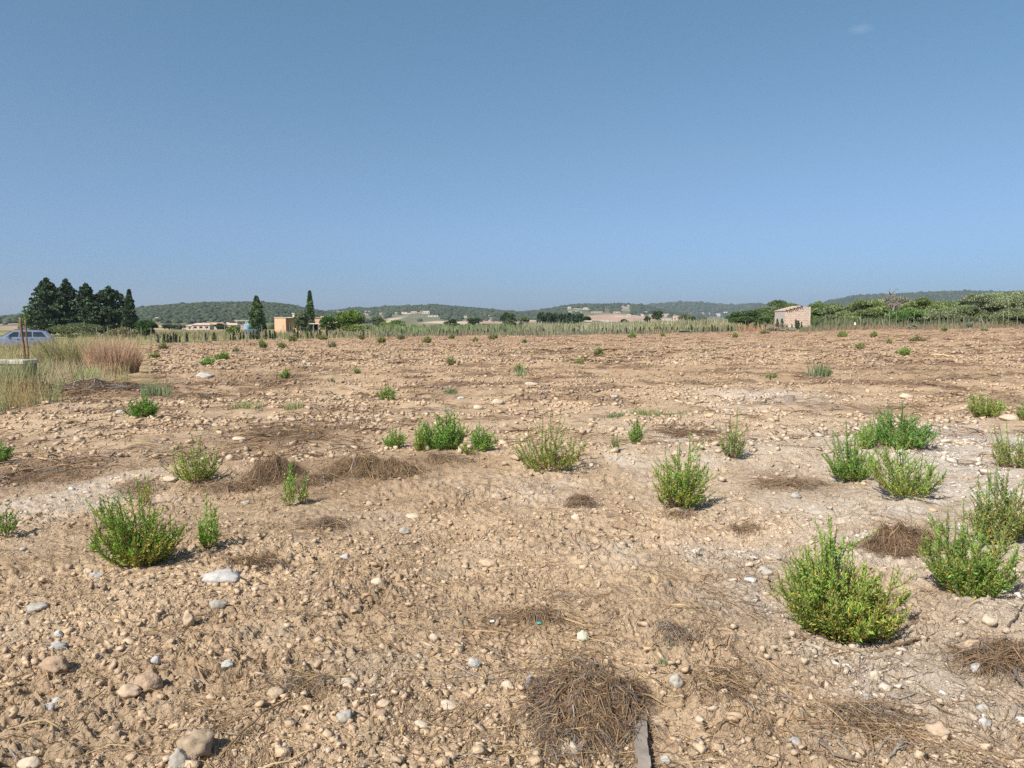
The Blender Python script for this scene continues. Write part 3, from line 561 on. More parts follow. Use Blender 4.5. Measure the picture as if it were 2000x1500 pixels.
stick('stick', [(1722, 1284), (1765, 1272), (1815, 1256)], .008, M['wood'], 'pale bent stick lying below the largest bush')
stick('stick', [(1580, 1452), (1630, 1478), (1690, 1499)], .007, M['bark'], 'dark curved stick at the bottom edge, right side')
stick('stick', [(1732, 1499), (1752, 1478), (1776, 1458)], .006, M['plank'], 'grey straight stick at the bottom edge right of the dark one')
stick('branch', [(1938, 1282), (1962, 1316), (2010, 1362)], .014, M['deadwood'], 'dead branch at the right edge beside the brush pile', 'branch')
stick('stick', [(300, 862), (335, 874), (352, 878)], .012, M['deadwood'], 'grey stick poking out behind the left shrub')
stick('stick', [(1495, 1395), (1480, 1388)], .004, M['bark'], 'short dark twig in the lower right foreground')
stick('stick', [(430, 1485), (470, 1450), (520, 1405), (590, 1360)], .005, M['wood'], 'long thin root running up from the big earth crusted rock')
stick('stick', [(884, 994), (905, 975), (930, 960)], .005, M['wood'], 'thin twig across the slope at centre')
stick('stick', [(1970, 1232), (1985, 1215), (2000, 1185)], .006, M['bark'], 'dark twig rising at the right edge above the brush pile')
# grey plank, blue shard
a, b = ray(1270, 1490), ray(1274, 1428); a = np.array([a[0] , a[1], a[2]]); L = 0.42
mb = MB(); n = 7
for i in range(n):               # weathered board with a split end
    y0, y1 = L * i / n, L * (i + 1) / n; e = .006 * math.sin(i * 1.7)
    mb.box(-.024 + e, .024 + e * .5, y0, y1 + (.0 if i < n - 1 else .012), .004, .02) if i < n - 1 else (mb.box(-.034, -.004, y0, y1 + .02, .004, .02), mb.box(.0, .030, y0, y1 - .02, .004, .019))
o = mb.build('wooden_plank', M['plank'], bevel=.0015); p0 = ray(1258, 1540); o.location = (p0[0], p0[1], gz(*ray(1270, 1460)[:2]) + .025)
o.rotation_euler = (math.radians(2), 0, -.12); tag(o, 'grey weathered plank sticking out of the bottom edge beside the big straw heap', 'plank')
p0 = ray(1032, 1341); mb = MB(); mb.add([(-.016, -.03, 0), (.006, -.03, 0), (.016, .035, .012), (.004, .045, .012), (-.008, .01, .006), (-.016, -.03, .004), (.006, -.03, .004), (.016, .035, .016), (.004, .045, .016), (-.008, .01, .010)],
    [(0, 1, 2, 3, 4), (9, 8, 7, 6, 5), (0, 5, 6, 1), (1, 6, 7, 2), (2, 7, 8, 3), (3, 8, 9, 4), (4, 9, 5, 0)])
o = mb.build('slate_shard', mat('slate', (.33, .34, .37), noise=(20, .15))); o.location = (p0[0], p0[1], p0[2] + .006); tag(o, 'thin blue grey shard left of the big straw heap', 'shard')
p0 = ray(1053, 1231); v, f = TS[4]; q = v * np.array([.016, .010, .008]); o = mesh('plastic_scrap', q, f, mat('green_plastic', (.05, .35, .26), rough=.4), loc=p0 + np.array([0, 0, .012])); tag(o, 'tiny bright green scrap of plastic on dark twigs', 'scrap')
p0 = ray(961, 1222); mb = MB(); mb.box(-.011, .011, -.007, .007, 0, .006); o = mb.build('paper_scrap', M['white'], bevel=.001); o.location = p0 + np.array([0, 0, .008]); o.rotation_euler = (.1, 0, .2); tag(o, 'tiny white rectangular scrap on the bare slope', 'scrap')

# ------------------------------------------------------------------ leaves and bushes
def leaves(P, D, L, Wd, cols):
    n = len(P); D = unit(D); rnd = RNG.normal(size=(n, 3)); S = unit(np.cross(D, rnd)); N = np.cross(S, D)
    base = P; tip = P + D * L[:, None] - N * (L * .10)[:, None]; midp = P + D * (L * .5)[:, None]
    l = midp + S * Wd[:, None] + N * (Wd * .45)[:, None]; r = midp - S * Wd[:, None] + N * (Wd * .45)[:, None]
    V = np.stack([base, l, tip, r], 1).reshape(-1, 3); b = (np.arange(n) * 4)[:, None]
    Fc = np.stack([b + np.array([0, 2, 1]), b + np.array([0, 3, 2])], 1).reshape(-1, 3)
    return V, Fc, np.repeat(cols, 4, 0)
GREEN = (.165, .30, .045); YEL = (.60, .44, .08)
def bush(x0, x1, yt, yb, lab, dens=1.0, green=GREEN, yellow=.2, bare=.0, name='green_bush', cat='bush', group='green bushes on the field', leafL=.039, spiky=.5, stems=None):
    random.seed(int(x0 * 13 + yt * 7 + 5)); wpx = x1 - x0; pt = ray((x0 + x1) / 2, yb - .10 * wpx * min(1, (yb - 628) / 500)); d = math.hypot(pt[0], pt[1]); W_ = wpx / F * pt[1] * .86; Ht = (yb - yt) / F * pt[1] * .98
    Ht = max(Ht, .05); root = empty(name, pt); rs = W_ / 2
    ns = stems or int(np.clip(dens * 26 * (W_ / .45) ** 1.1, 5, 60)); big = max(1.0, d / 7.5)     # coarser leaves far off
    lf = leafL * big ** .8; sv = []; LP = []; LD = []; LL = []; LC_ = []; smb = MB()
    cx, cy_ = random.uniform(-.5, .5) * rs, random.uniform(-.4, .4) * rs   # where the yellowing sits
    ph0 = random.uniform(0, 6.28); asy = random.uniform(.1, .35); ax_, ay_ = random.uniform(-.12, .12) * rs, random.uniform(-.1, .1) * rs
    for i in range(ns):
        u = (i + .5) / ns; tone = random.uniform(.82, 1.2); dusty = random.random() < .16; wa, wb, wc_ = random.uniform(-.05, .05) * rs, random.uniform(-.05, .05) * rs, random.uniform(3, 7); ph = i * 2.39996 + random.uniform(-.3, .3); rho = rs * math.sqrt(u) * random.uniform(.75, 1.0) * .92
        hh = Ht * (1 - .42 * u) * (random.uniform(1 - .5 * spiky, 1.05) if i > 2 else 1.0)
        if rs > 1.5 * Ht: hh = Ht * (1 - .3 * u) * random.uniform(.75, 1.05)
        hh *= 1 + asy * math.cos(ph - ph0); rho *= 1 - .5 * asy * math.cos(ph - ph0 - 1)
        o = np.array([math.cos(ph), math.sin(ph)]); r0 = .18 * rho
        def P(t): return np.array([o[0] * (r0 + (rho - r0) * t ** .52) + ax_ * t + wa * math.sin(wc_ * t), o[1] * (r0 + (rho - r0) * t ** .52) + ay_ * t + wb * math.sin(wc_ * t + 1), hh * t ** 1.35])
        ts = np.linspace(0, 1, 7); pts = [P(t) for t in ts]; shoots = [(pts, 1.0)]
        smb.tube(pts, [.0035 * big * (1 - .7 * t) for t in ts], 4, cap=False)
        for j in range(int(round(6.5 * dens * (1 if big < 1.6 else .5)))):
            t0 = random.uniform(.06, .8); a = P(t0); l = hh * random.uniform(.18, .38) * (1.15 - t0 * .5); dr = ph + random.gauss(0, 1.3)
            out_ = np.array([math.cos(dr), math.sin(dr)]) * l * random.uniform(.3, .95)
            sh = [a + np.array([out_[0] * s ** .7, out_[1] * s ** .7, l * s ** 1.1 * .95]) for s in np.linspace(0, 1, 5)]
            shoots.append((sh, .8)); smb.tube(sh, .0016 * big, 3, cap=False)
        for sh, kk in shoots:
            sh = np.array(sh); seg = np.linalg.norm(np.diff(sh, axis=0), axis=1); cum = np.concatenate([[0], np.cumsum(seg)]); Ls = cum[-1]
            step = .0058 * big * (1 / max(.35, dens)) ** .5; st = bare if kk == 1.0 else .1
            s = np.arange(Ls * (max(st, .18) if kk == 1 else .1), Ls, step); n = len(s)
            if n < 2: continue
            q = np.stack([np.interp(s, cum, sh[:, c]) for c in range(3)], -1); dd = unit(np.stack([np.interp(np.minimum(s + .01, Ls), cum, sh[:, c]) - np.interp(s - .01, cum, sh[:, c]) for c in range(3)], -1))
            an = np.arange(n) * 2.4 + random.random() * 6; ref = np.array([0, 0, 1.0]); e1 = unit(np.cross(dd, np.array([.3, .9, .1]))); e2 = np.cross(dd, e1)
            rad = e1 * np.cos(an)[:, None] + e2 * np.sin(an)[:, None]; tt = s / Ls
            D = dd * (.55 + .5 * tt[:, None]) + rad * (.75 - .35 * tt[:, None]) + RNG.normal(0, .24, (n, 3))
            LP.append(q); LD.append(D); LL.append(lf * (1 - .45 * tt) * R(.7, 1.15, n) * (kk * .2 + .8))
            hrel = q[:, 2] / Ht; loc_y = np.exp(-((q[:, 0] - cx) ** 2 + (q[:, 1] - cy_) ** 2) / (.5 * rs) ** 2)
            py_ = np.clip(yellow * (1.35 - 1.5 * hrel) + yellow * .9 * loc_y * (1 - hrel), 0, .9)
            isy = RNG.random(n) < py_; g = np.array(green) * np.array([1.26, 1.42, 1.2]) * tone * (np.array([1.25, .95, 1.4]) if dusty else 1) * R(.75, 1.2, n)[:, None] * (np.array([1, 1, 1]) + (np.array([.35, .10, .2]) * (tt * R(0, 1, n))[:, None]))
            g = g * (1 - .12 * (1 - hrel))[:, None] if False else g
            yl = np.array(YEL) * R(.55, 1.1, n)[:, None]; LC_.append(np.where(isy[:, None], yl * .75 + g * .25, g))
    LP = np.concatenate(LP); LD = np.concatenate(LD); LL = np.concatenate(LL); LC_ = np.concatenate(LC_)
    lo, hi = np.percentile(LP[:, 0], (1.2, 98.8)); kx = np.clip(W_ * .97 / (hi - lo), .6, 1.6); ox = (lo + hi) / 2
    lo, hi = np.percentile(LP[:, 1], (1.2, 98.8)); ky = np.clip(W_ * .85 / (hi - lo), .6, 1.6); oy = (lo + hi) / 2; kz = Ht * .93 / np.percentile(LP[:, 2], 99.6)
    fix = lambda q: np.stack([(q[:, 0] - ox * np.clip(q[:, 2] / Ht * 2, 0, 1)) * kx, (q[:, 1] - oy * np.clip(q[:, 2] / Ht * 2, 0, 1)) * ky, q[:, 2] * kz], -1)
    LP = fix(LP); smb.v = [tuple(q) for q in fix(np.array(smb.v))]
    V, Fc, c = leaves(LP, LD, LL, LL * R(.11, .17, len(LL)), LC_)
    mesh('foliage', V, Fc, M['leaf'], root, cols=c)
    smb.build('stems', M['wood'], root)
    tag(root, lab, cat, group); return root
BR = (.135, .295, .05); OL = (.20, .27, .07); DK = (.12, .23, .04)
B = bush
B(247, 312, 768, 820, 'round dense green bush standing alone below the rusty dry bush', 1.1, (.12, .27, .04), .05, spiky=.3)
B(-22, 25, 865, 910, 'dense green bush cut by the left edge, farther one', 1.1, DK, .08)
B(335, 432, 852, 948, 'open mixed green and yellow shrub behind the big left bush', .75, GREEN, .3, spiky=.8)
B(182, 368, 962, 1125, 'big left bush with yellowing centre and dark shadow to its right', 1.15, (.15, .29, .04), .38, spiky=.8)
B(378, 436, 975, 1086, 'slender bush right of the big left bush', .95, GREEN, .22, bare=.05)
B(262, 305, 925, 995, 'sparse brownish sprig rising behind the big left bush', .4, OL, .5, stems=7)
B(-14, 38, 992, 1058, 'small bush cut by the left edge, nearer one', .8, DK, .1)
B(172, 196, 1050, 1085, 'tiny sprig at the left foot of the big left bush', .7, GREEN, .2, stems=4)
B(735, 776, 752, 783, 'small bush beside a brown mound of dead weed', .9, (.15, .28, .05), .12)
B(745, 796, 835, 879, 'small bright bush left of the brightest centre bush', 1.0, BR, .12)
B(818, 916, 800, 884, 'brightest dense green bush at the centre of the field', 1.25, BR, .06, spiky=.55)
B(806, 838, 812, 886, 'narrow shoot tuft at the left side of the brightest centre bush', .7, GREEN, .25, stems=9)
B(915, 971, 830, 886, 'bright green bush right of the brightest centre bush', 1.15, BR, .1)
B(900, 930, 868, 892, 'tiny yellowish plant between the two bright centre bushes', .8, GREEN, .45, stems=7)
B(995, 1150, 818, 928, 'wide sparse bush with brown stems right of centre', .75, (.17, .26, .06), .30, spiky=.9)
B(1192, 1213, 846, 882, 'tiny grey green seedling between the wide sparse bush and a slim one', .6, (.17, .24, .10), .1, stems=5)
B(1226, 1259, 802, 870, 'slim pointed bush below the pale grass tufts', .9, (.15, .25, .06), .1, stems=12)
B(1273, 1392, 860, 1006, 'spiky bush of upright shoots with ochre heart, right of centre', 1.05, (.15, .30, .045), .34, spiky=1.1)
B(1400, 1458, 800, 902, 'tall thin open bush with pale leaves right of the spiky one', .6, (.18, .26, .09), .15, stems=12, spiky=1)
B(1886, 1960, 768, 820, 'small dome shaped bush standing alone at the far right', 1.0, (.15, .28, .05), .2, spiky=.5)
B(1605, 1720, 835, 950, 'left bush of the cluster of three on pale soil', .95, (.13, .26, .05), .12, spiky=.8)
B(1694, 1820, 797, 880, 'rear bush of the cluster of three on pale soil, deepest green', 1.2, (.095, .235, .045), .1, spiky=.6)
B(1690, 1842, 868, 986, 'front bush of the cluster of three on pale soil, with yellow patch', .9, (.16, .28, .05), .25, spiky=1.0)
B(1668, 1712, 820, 880, 'thin bush filling the gap between left and rear bushes of the cluster', .7, (.16, .30, .05), .1, stems=10)
B(1926, 2040, 832, 922, 'open brown stemmed bush cut by the right edge', .7, (.18, .28, .08), .3, spiky=.8)
B(1986, 2030, 772, 824, 'distant bush cut by the right edge, topmost there', 1.0, DK, .1)
B(1517, 1762, 1046, 1266, 'largest bush of all, olive green dome in the lower right', 1.2, (.18, .285, .05), .36, spiky=.75, stems=75)
B(1795, 1992, 1010, 1180, 'dense dark green bush right of the largest one', 1.2, (.145, .26, .045), .22, spiky=.7)
B(1885, 2010, 915, 1075, 'tall open bush with thin pale shoots behind the dense dark one', .85, (.19, .28, .09), .3, spiky=1, stems=40)
B(1970, 2060, 950, 1060, 'rusty tinged bush cut by the right edge', .6, (.17, .22, .07), .5, spiky=1, stems=12)
B(550, 582, 897, 990, 'single tall bright sprig in front of the dark straw stack', .8, (.15, .33, .05), .2, stems=5, spiky=.9)
B(576, 604, 918, 985, 'leaning yellowish sprig right of the tall bright one', .5, (.17, .30, .05), .35, stems=4)
B(388, 419, 699, 717, 'low green cushion plant behind the white slab, left of two', 1.0, BR, .02)
B(421, 447, 686, 707, 'low green cushion plant behind the white slab, right of two', 1.0, BR, .02)
B(545, 568, 718, 740, 'small upright green plant left of centre in the mid field', .9, (.16, .29, .05), .1)
B(1754, 1778, 678, 695, 'round green plant far out in the right part of the field', 1.0, (.15, .27, .05), .05)
B(1159, 1178, 680, 696, 'small green plant just right of the field centre', 1.0, (.13, .22, .06), .05)
B(871, 892, 697, 715, 'grey green plant at the centre of the mid field', .8, (.15, .21, .09), .1)
# far little plants in the field
FAR = [(505, 522, 664, 682), (543, 560, 668, 682), (640, 658, 668, 680), (735, 755, 660, 671), (824, 843, 657, 671), (953, 973, 653, 664), (920, 934, 658, 668), (875, 888, 653, 663), (1020, 1030, 663, 672), (1225, 1243, 650, 660), (1430, 1442, 650, 661), (1485, 1502, 643, 652),
       (1635, 1655, 646, 659), (1698, 1712, 648, 660), (1775, 1798, 654, 668), (1670, 1690, 668, 682), (1838, 1850, 640, 648), (1915, 1930, 640, 648), (1730, 1742, 662, 672), (290, 312, 686, 702), (310, 330, 670, 684), (620, 640, 655, 664), (700, 712, 655, 664), (775, 790, 652, 664), (563, 580, 655, 668), (1290, 1300, 650, 658), (455, 468, 680, 690), (1120, 1140, 700, 712), (1002, 1022, 712, 730), (640, 656, 738, 748), (690, 706, 720, 732), (1495, 1520, 730, 740), (1590, 1625, 710, 738)]
for i, (a, b, c_, d_) in enumerate(FAR):
    B(a, b, c_, d_, 'small far green weed dotting the field before the fence' if i < 26 else 'pale thin weed tuft in the open middle of the field', .8, [(.15, .24, .06), (.13, .22, .05), (.17, .22, .10)][i % 3], .1, name='weed', cat='weed', group='small weeds across the far field')
# grass tufts
def tuft(px, py, wpx, hpx, n, col, lab, cat='grass tuft', name='grass_tuft', wd=.0022, spread=.5, group=None, gold=.2, loose=None):
    pt = ray(px, py); d = math.hypot(pt[0], pt[1]); a = wpx / F * d / 2; h = hpx / F * d
    ph = R(0, 6.28, n); rr = np.sqrt(R(0, 1, n)) * a; x = rr * np.cos(ph); y = rr * np.sin(ph) * .7; hh = h * R(.45, 1.05, n) * (1 - .3 * rr / a)
    t = np.linspace(0, 1, 4)[None]; ld = ph + RNG.normal(0, .8, n); ln = hh * R(.05, spread, n)
    z0 = Hd(x + pt[0], y + pt[1]) - pt[2] - .01
    P = np.stack([x[:, None] + np.cos(ld)[:, None] * ln[:, None] * t ** 1.8, y[:, None] + np.sin(ld)[:, None] * ln[:, None] * t ** 1.8, z0[:, None] + hh[:, None] * t], -1)
    sd_ = unit(np.stack([np.ones(n), RNG.normal(0, .5, n), np.zeros(n)], -1))[:, None] * (wd * max(1, d / 6) * R(.6, 1.2, n)[:, None] * np.array([1, 1, .7, .15])[None])[..., None]
    V, Fc, m = ribbons(P, sd_); cc = np.array(col)[RNG.integers(0, len(col), n)] * R(.75, 1.2, n)[:, None]
    o = mesh(name, V, Fc, M['straw'], cols=np.repeat(cc, m, 0), loc=pt); tag(o, lab, cat, group); return o
GG = [(.20, .26, .09), (.26, .28, .12), (.30, .27, .14)]; GB = [(.15, .2, .1), (.18, .24, .10)]
tuft(1265, 812, 70, 16, 260, GG, 'pale green grass tuft behind the slim pointed bush'); tuft(1203, 814, 45, 12, 160, GB, 'darker flat grass tuft left of the pale green one'); tuft(1325, 812, 60, 12, 120, GG, 'thin straggling grass right of the pale green tuft')
tuft(575, 800, 36, 22, 120, GG, 'yellow green grass tuft in the mid field left of centre'); tuft(485, 800, 60, 24, 130, GG, 'thin grey green grass tuft right of the round green bush')
tuft(1600, 738, 40, 36, 60, GB, 'tall thin grey stalks in the right mid field', spread=.3); tuft(305, 775, 50, 40, 120, GB, 'grey green wispy stalks behind the round green bush', spread=.4)
tuft(1295, 1302, 22, 24, 26, GB, 'few green blades poking from bare soil, nearer of two'); tuft(1310, 1262, 26, 20, 26, GB, 'few green blades poking from bare soil, farther of two'); tuft(1803, 1360, 26, 14, 36, [(.10, .16, .07)], 'small dark green sprig in the lower right foreground')
tuft(1018, 735, 24, 30, 30, GB, 'thin upright stalks in the stony centre band', spread=.3); tuft(1188, 1243, 14, 8, 16, GB, 'tiny green blades above the big straw heap')
tuft(880, 770, 26, 12, 220, GB, 'low grey green tuft behind the brightest centre bush')

# ------------------------------------------------------------------ verge on the left: tall grass, dry bush, block, stakes, car
def grassfield(name, n, region, h, col, lab, wd, cat='grass', dens_s=5, thr=-.2):
    x = R(region[0], region[1], n); y = R(region[2], region[3], n); k = region[4](x, y) & (fbm(x / 2.0, y / 2.0, dens_s, 2) + R(-.4, .4, n) > thr); x, y = x[k], y[k]; n = len(x)
    hh = R(h[0], h[1], n) * (1 + .35 * vnoise(x / 1.5, y / 1.5, 33)); z0 = Hs(x, y) - .02; ld = R(0, 6.28, n); ln = hh * R(.05, .55, n); t = np.linspace(0, 1, 4)[None]
    P = np.stack([x[:, None] + np.cos(ld)[:, None] * ln[:, None] * t ** 1.8, y[:, None] + np.sin(ld)[:, None] * ln[:, None] * t ** 1.8, z0[:, None] + hh[:, None] * t], -1)
    w_ = wd * R(.6, 1.3, n); sd_ = unit(np.stack([np.ones(n), RNG.normal(0, .6, n), np.zeros(n)], -1))[:, None] * (w_[:, None] * np.array([1, .9, .7, .2])[None])[..., None]
    V, Fc, m = ribbons(P, sd_); sel = np.clip(((fbm(x / 3, y / 3, 44, 2) + .5) * len(col) + RNG.normal(0, .6, n)), 0, len(col) - 1).astype(int); cc = np.array(col)[sel] * R(.7, 1.2, n)[:, None]
    o = mesh(name, V, Fc, M['straw'], cols=np.repeat(cc, m, 0)); tag(o, lab, cat, None, 'stuff'); return o
edge = lambda x, y: x < (-10.3 - .47 * np.clip(y - 20, 0, 99) + .5 * vnoise(y / 1.5, y * 0 + 1.5, 8))
grassfield('verge_grass', 17000, (-24, -8, 14.5, 32, lambda x, y: edge(x, y)), (.25, .6), [(.32, .28, .13), (.26, .25, .11), (.40, .32, .18), (.34, .27, .15), (.38, .31, .20)], 'tall yellow green grass and weeds on the left verge', .006, thr=-.35)
grassfield('roadside_grass', 15000, (-48, -18, 31, 66, lambda x, y: (x < -.47 * y - .6) & ~((np.abs(x + 31.3) < 2.4) & (np.abs(y - 47) < 1.2))), (.35, .95), [(.33, .30, .13), (.30, .26, .13), (.40, .31, .17), (.22, .22, .09)], 'rank weeds between the verge and the far fence at left', .012, thr=-.3)
grassfield('block_grass', 2600, (-15, -11.2, 17.2, 19.3, lambda x, y: x < -11.5), (.5, .85), [(.30, .30, .12), (.36, .32, .16), (.24, .26, .10)], 'grass standing against the front of the masonry block', .0045, thr=-.6)
grassfield('near_verge_grass', 5200, (-14, -8.6, 12.0, 15.5, lambda x, y: (x < -8.9 - .0 * y) & (x < -8.9 - 0.35 * (15.5 - y) * .4)), (.30, .65), [(.22, .27, .11), (.20, .24, .10), (.32, .29, .13), (.36, .24, .10)], 'grey green grass in front of the concrete block', .004, thr=-.4)
GREY = [(.48, .30, .19), (.52, .33, .21), (.38, .24, .15), (.56, .41, .27)]
tuft(222, 733, 84, 76, 2800, GREY, 'rusty brown dry bush of fine stalks at the edge of the verge', 'dry bush', 'dry_bush', wd=.0011, spread=.5)
tuft(130, 722, 80, 70, 1200, [(.33, .31, .14), (.28, .28, .12), (.38, .30, .17)], 'yellow green weed clump left of the rusty dry bush', 'weed clump', 'weed_clump', wd=.0015, spread=.7)
tuft(170, 745, 40, 30, 300, [(.25, .36, .10), (.3, .38, .12)], 'fresh bright green grass patch below the weed clump', wd=.0014)

# block of old masonry with a pale concrete top
pA = at(40, 19.5); r0 = empty('masonry_block', pA)
mb = MB(); mb.box(-3.0, 0, 0, .6, -.3, .60); mb.build('wall', M['block'], r0, bevel=.03)
mb = MB(); mb.box(-3.03, .03, -.03, .63, .602, .70); mb.build('slab', M['concrete'], r0, bevel=.015)
tag(r0, 'low masonry block with pale concrete top in the grass at the left edge', 'masonry block')
for k, (px, top, lean, rad, lab) in enumerate([(42, 620, .07, .036, 'taller brown wooden stake standing on the concrete block'), (48, 625, .035, .022, 'thinner brown stake leaning against the taller one on the block')]):
    d = 20.0; q = at(px + 3, d); zt = CAMZ + (628 - top) / F * d; z0 = pA[2] + .70; L = zt - z0; mb = MB(); prev = []
    for i in range(7): t_ = i / 6; prev.append((-lean * t_ + random.uniform(-.006, .006), random.uniform(-.005, .005), L * t_))
    mb.tube(prev, [rad * (1 - .15 * i / 6) for i in range(7)], 8); o = mb.build('wooden_stake', M['stake'], smooth=True); o.location = (q[0], d + .02 * k, z0); tag(o, lab, 'stake', 'brown stakes on the block')
q = at(96, 23); mb = MB(); mb.tube([(0, 0, -.05), (.05, 0, .45), (.17, 0, .95), (.19, 0, 1.2)], [.014, .012, .01, .005], 6)
o = mb.build('bare_stalk', M['deadwood']); o.location = (q[0] - .1, 23, q[2]); tag(o, 'bare pale bent stalk rising beside the rear of the silver car', 'stalk')

# estate car
car = empty('parked_car', (0, 0, 0)); L_ = 4.35
def station(x):  # (half width, z sill, z belt) along the car, x = 0 nose .. L tail
    return None
secs = [  # x, zbottom, zshoulder(top of lower body), half width
 (0.00, .38, .62, .60), (.06, .28, .70, .72), (.30, .22, .76, .80), (.80, .20, .84, .84), (1.25, .20, .91, .85), (2.0, .20, .94, .86), (3.0, .20, .95, .86), (3.8, .22, .96, .84), (4.15, .26, .95, .80), (4.30, .34, .90, .74), (4.35, .42, .82, .66)]
V = []; Fq = []
for (x_, zb, zt, hw) in secs:
    ring = [(hw * .86, zb), (hw, zb + .12), (hw * 1.01, (zb + zt) / 2), (hw * .97, zt - .05), (hw * .86, zt)]
    V += [(x_, -a, b) for a, b in ring] + [(x_, a, b) for a, b in reversed(ring)]
for i in range(len(secs) - 1):
    for k in range(10): Fq.append((i * 10 + k, i * 10 + (k + 1) % 10, (i + 1) * 10 + (k + 1) % 10, (i + 1) * 10 + k))
Fq.append(tuple(range(9, -1, -1))); Fq.append(tuple((len(secs) - 1) * 10 + k for k in range(10)))
mb = MB(); mb.add(V, Fq)
cab = [(1.15, .90, .74), (1.95, 1.37, .60), (2.5, 1.43, .60), (3.3, 1.42, .60), (3.85, 1.36, .58), (4.25, .92, .70)]
V = []; Fq = []
for x_, z_, hw in cab: V += [(x_, -.76, .88), (x_, -hw, z_ - .03), (x_, -hw * .9, z_), (x_, hw * .9, z_), (x_, hw, z_ - .03), (x_, .76, .88)]
for i in range(len(cab) - 1):
    for k in range(5): Fq.append((i * 6 + k, i * 6 + k + 1, (i + 1) * 6 + k + 1, (i + 1) * 6 + k))
Fq += [(0, 5, 4, 3, 2, 1), tuple(30 + k for k in range(6))]; mb.add(V, Fq); body = mb.build('body', M['carpaint'], car, smooth=True)
md = body.modifiers.new('edge', 'EDGE_SPLIT'); md.split_angle = math.radians(38)
def sidepane(x0b, x1b, x0t, x1t, zb, zt, s):
    def yy(z): return s * (.76 - (z - .88) / (1.39 - .88) * (.76 - .60) + .012)
    mb = MB(); mb.add([(x0b, yy(zb), zb), (x1b, yy(zb), zb), (x1t, yy(zt), zt), (x0t, yy(zt), zt), (x0b, yy(zb) - s * .02, zb), (x1b, yy(zb) - s * .02, zb), (x1t, yy(zt) - s * .02, zt), (x0t, yy(zt) - s * .02, zt)],
        [(0, 1, 2, 3), (7, 6, 5, 4), (0, 4, 5, 1), (1, 5, 6, 2), (2, 6, 7, 3), (3, 7, 4, 0)]); return mb
for s in (-1, 1):
    for g in ((1.55, 2.30, 2.02, 2.32, .97, 1.31), (2.38, 3.12, 2.40, 3.10, .97, 1.33), (3.20, 3.95, 3.18, 3.72, .97, 1.30)): sidepane(*g, s).build('side_window', M['glass'], car)
mb = MB(); mb.add([(1.28, -.68, .97), (1.28, .68, .97), (1.90, .56, 1.345), (1.90, -.56, 1.345), (1.30, -.68, .95), (1.30, .68, .95), (1.92, .56, 1.33), (1.92, -.56, 1.33)], [(0, 1, 2, 3), (7, 6, 5, 4), (0, 4, 5, 1), (2, 6, 7, 3), (1, 5, 6, 2), (3, 7, 4, 0)])
o = mb.build('windscreen', mat('windscreen_glass', (.16, .24, .30), rough=.1, spec=.6), car); o.location = (-.035, 0, .03)
for s in (-1, 1):
    mb = MB(); mb.box(-.02, .16, s * .56 - .14, s * .56 + .14, .58, .71); mb.build('headlight', M['lamp'], car, bevel=.03)
    mb = MB(); mb.box(4.22, 4.34, s * .64 - .08, s * .64 + .08, .70, .92); mb.build('tail_light', mat('red_lamp', (.35, .02, .02), rough=.2), car, bevel=.02)
    mb = MB(); mb.box(1.62, 1.78, s * .86 - .07, s * .86 + .07, .95, 1.07); mb.build('mirror', M['carpaint'], car, bevel=.03)
    mb = MB(); mb.tube([(2.0, s * .53, 1.45), (2.1, s * .53, 1.475), (3.7, s * .53, 1.46), (3.8, s * .53, 1.42)], .018, 6); mb.build('roof_rail', M['plastic'], car)
    for hx in (2.2, 3.0): mb = MB(); mb.box(hx, hx + .18, s * .862 - .02, s * .862 + .02, .80, .83); mb.build('door_handle', M['plastic'], car)
    for wx in (.82, 3.45):
        def wheel(r1, r2, wd, n=24):
            m_ = MB(); pr = [(r1, -wd), (r2 - .02, -wd), (r2, -wd + .03), (r2, wd - .03), (r2 - .02, wd), (r1, wd)]
            vv = [(r * math.cos(2 * math.pi * k / n), y_, r * math.sin(2 * math.pi * k / n)) for k in range(n) for r, y_ in pr]; kk = len(pr)
            m_.add(vv, [(k * kk + j, k * kk + (j + 1) % kk, ((k + 1) % n) * kk + (j + 1) % kk, ((k + 1) % n) * kk + j) for k in range(n) for j in range(kk)]); return m_
        wh = wheel(.19, .31, .095).build('wheel', M['tyre'], car, smooth=True); wh.location = (wx, s * .78, .31)
        m_ = wheel(.03, .19, .06); 
        for k in range(5): a_ = k * 1.2566; m_.tube([(0, s * .07, 0), (.18 * math.cos(a_), s * .07, .18 * math.sin(a_))], .025, 5)
        m_.build('rim', M['rim'], wh)
mb = MB(); mb.box(-.015, .03, -.45, .45, .42, .54); mb.build('grille', M['plastic'], car, bevel=.008)
mb = MB(); mb.box(-.03, .01, -.26, .26, .44, .53); mb.build('number_plate', M['white'], car)
tag(car, 'silver blue estate car parked behind the grass at the left edge', 'car')
cp = at(-38, 54); car.location = (cp[0], cp[1], cp[2] + .02); car.rotation_euler = (0, 0, math.radians(24)); car.scale = (1, 1, 1)

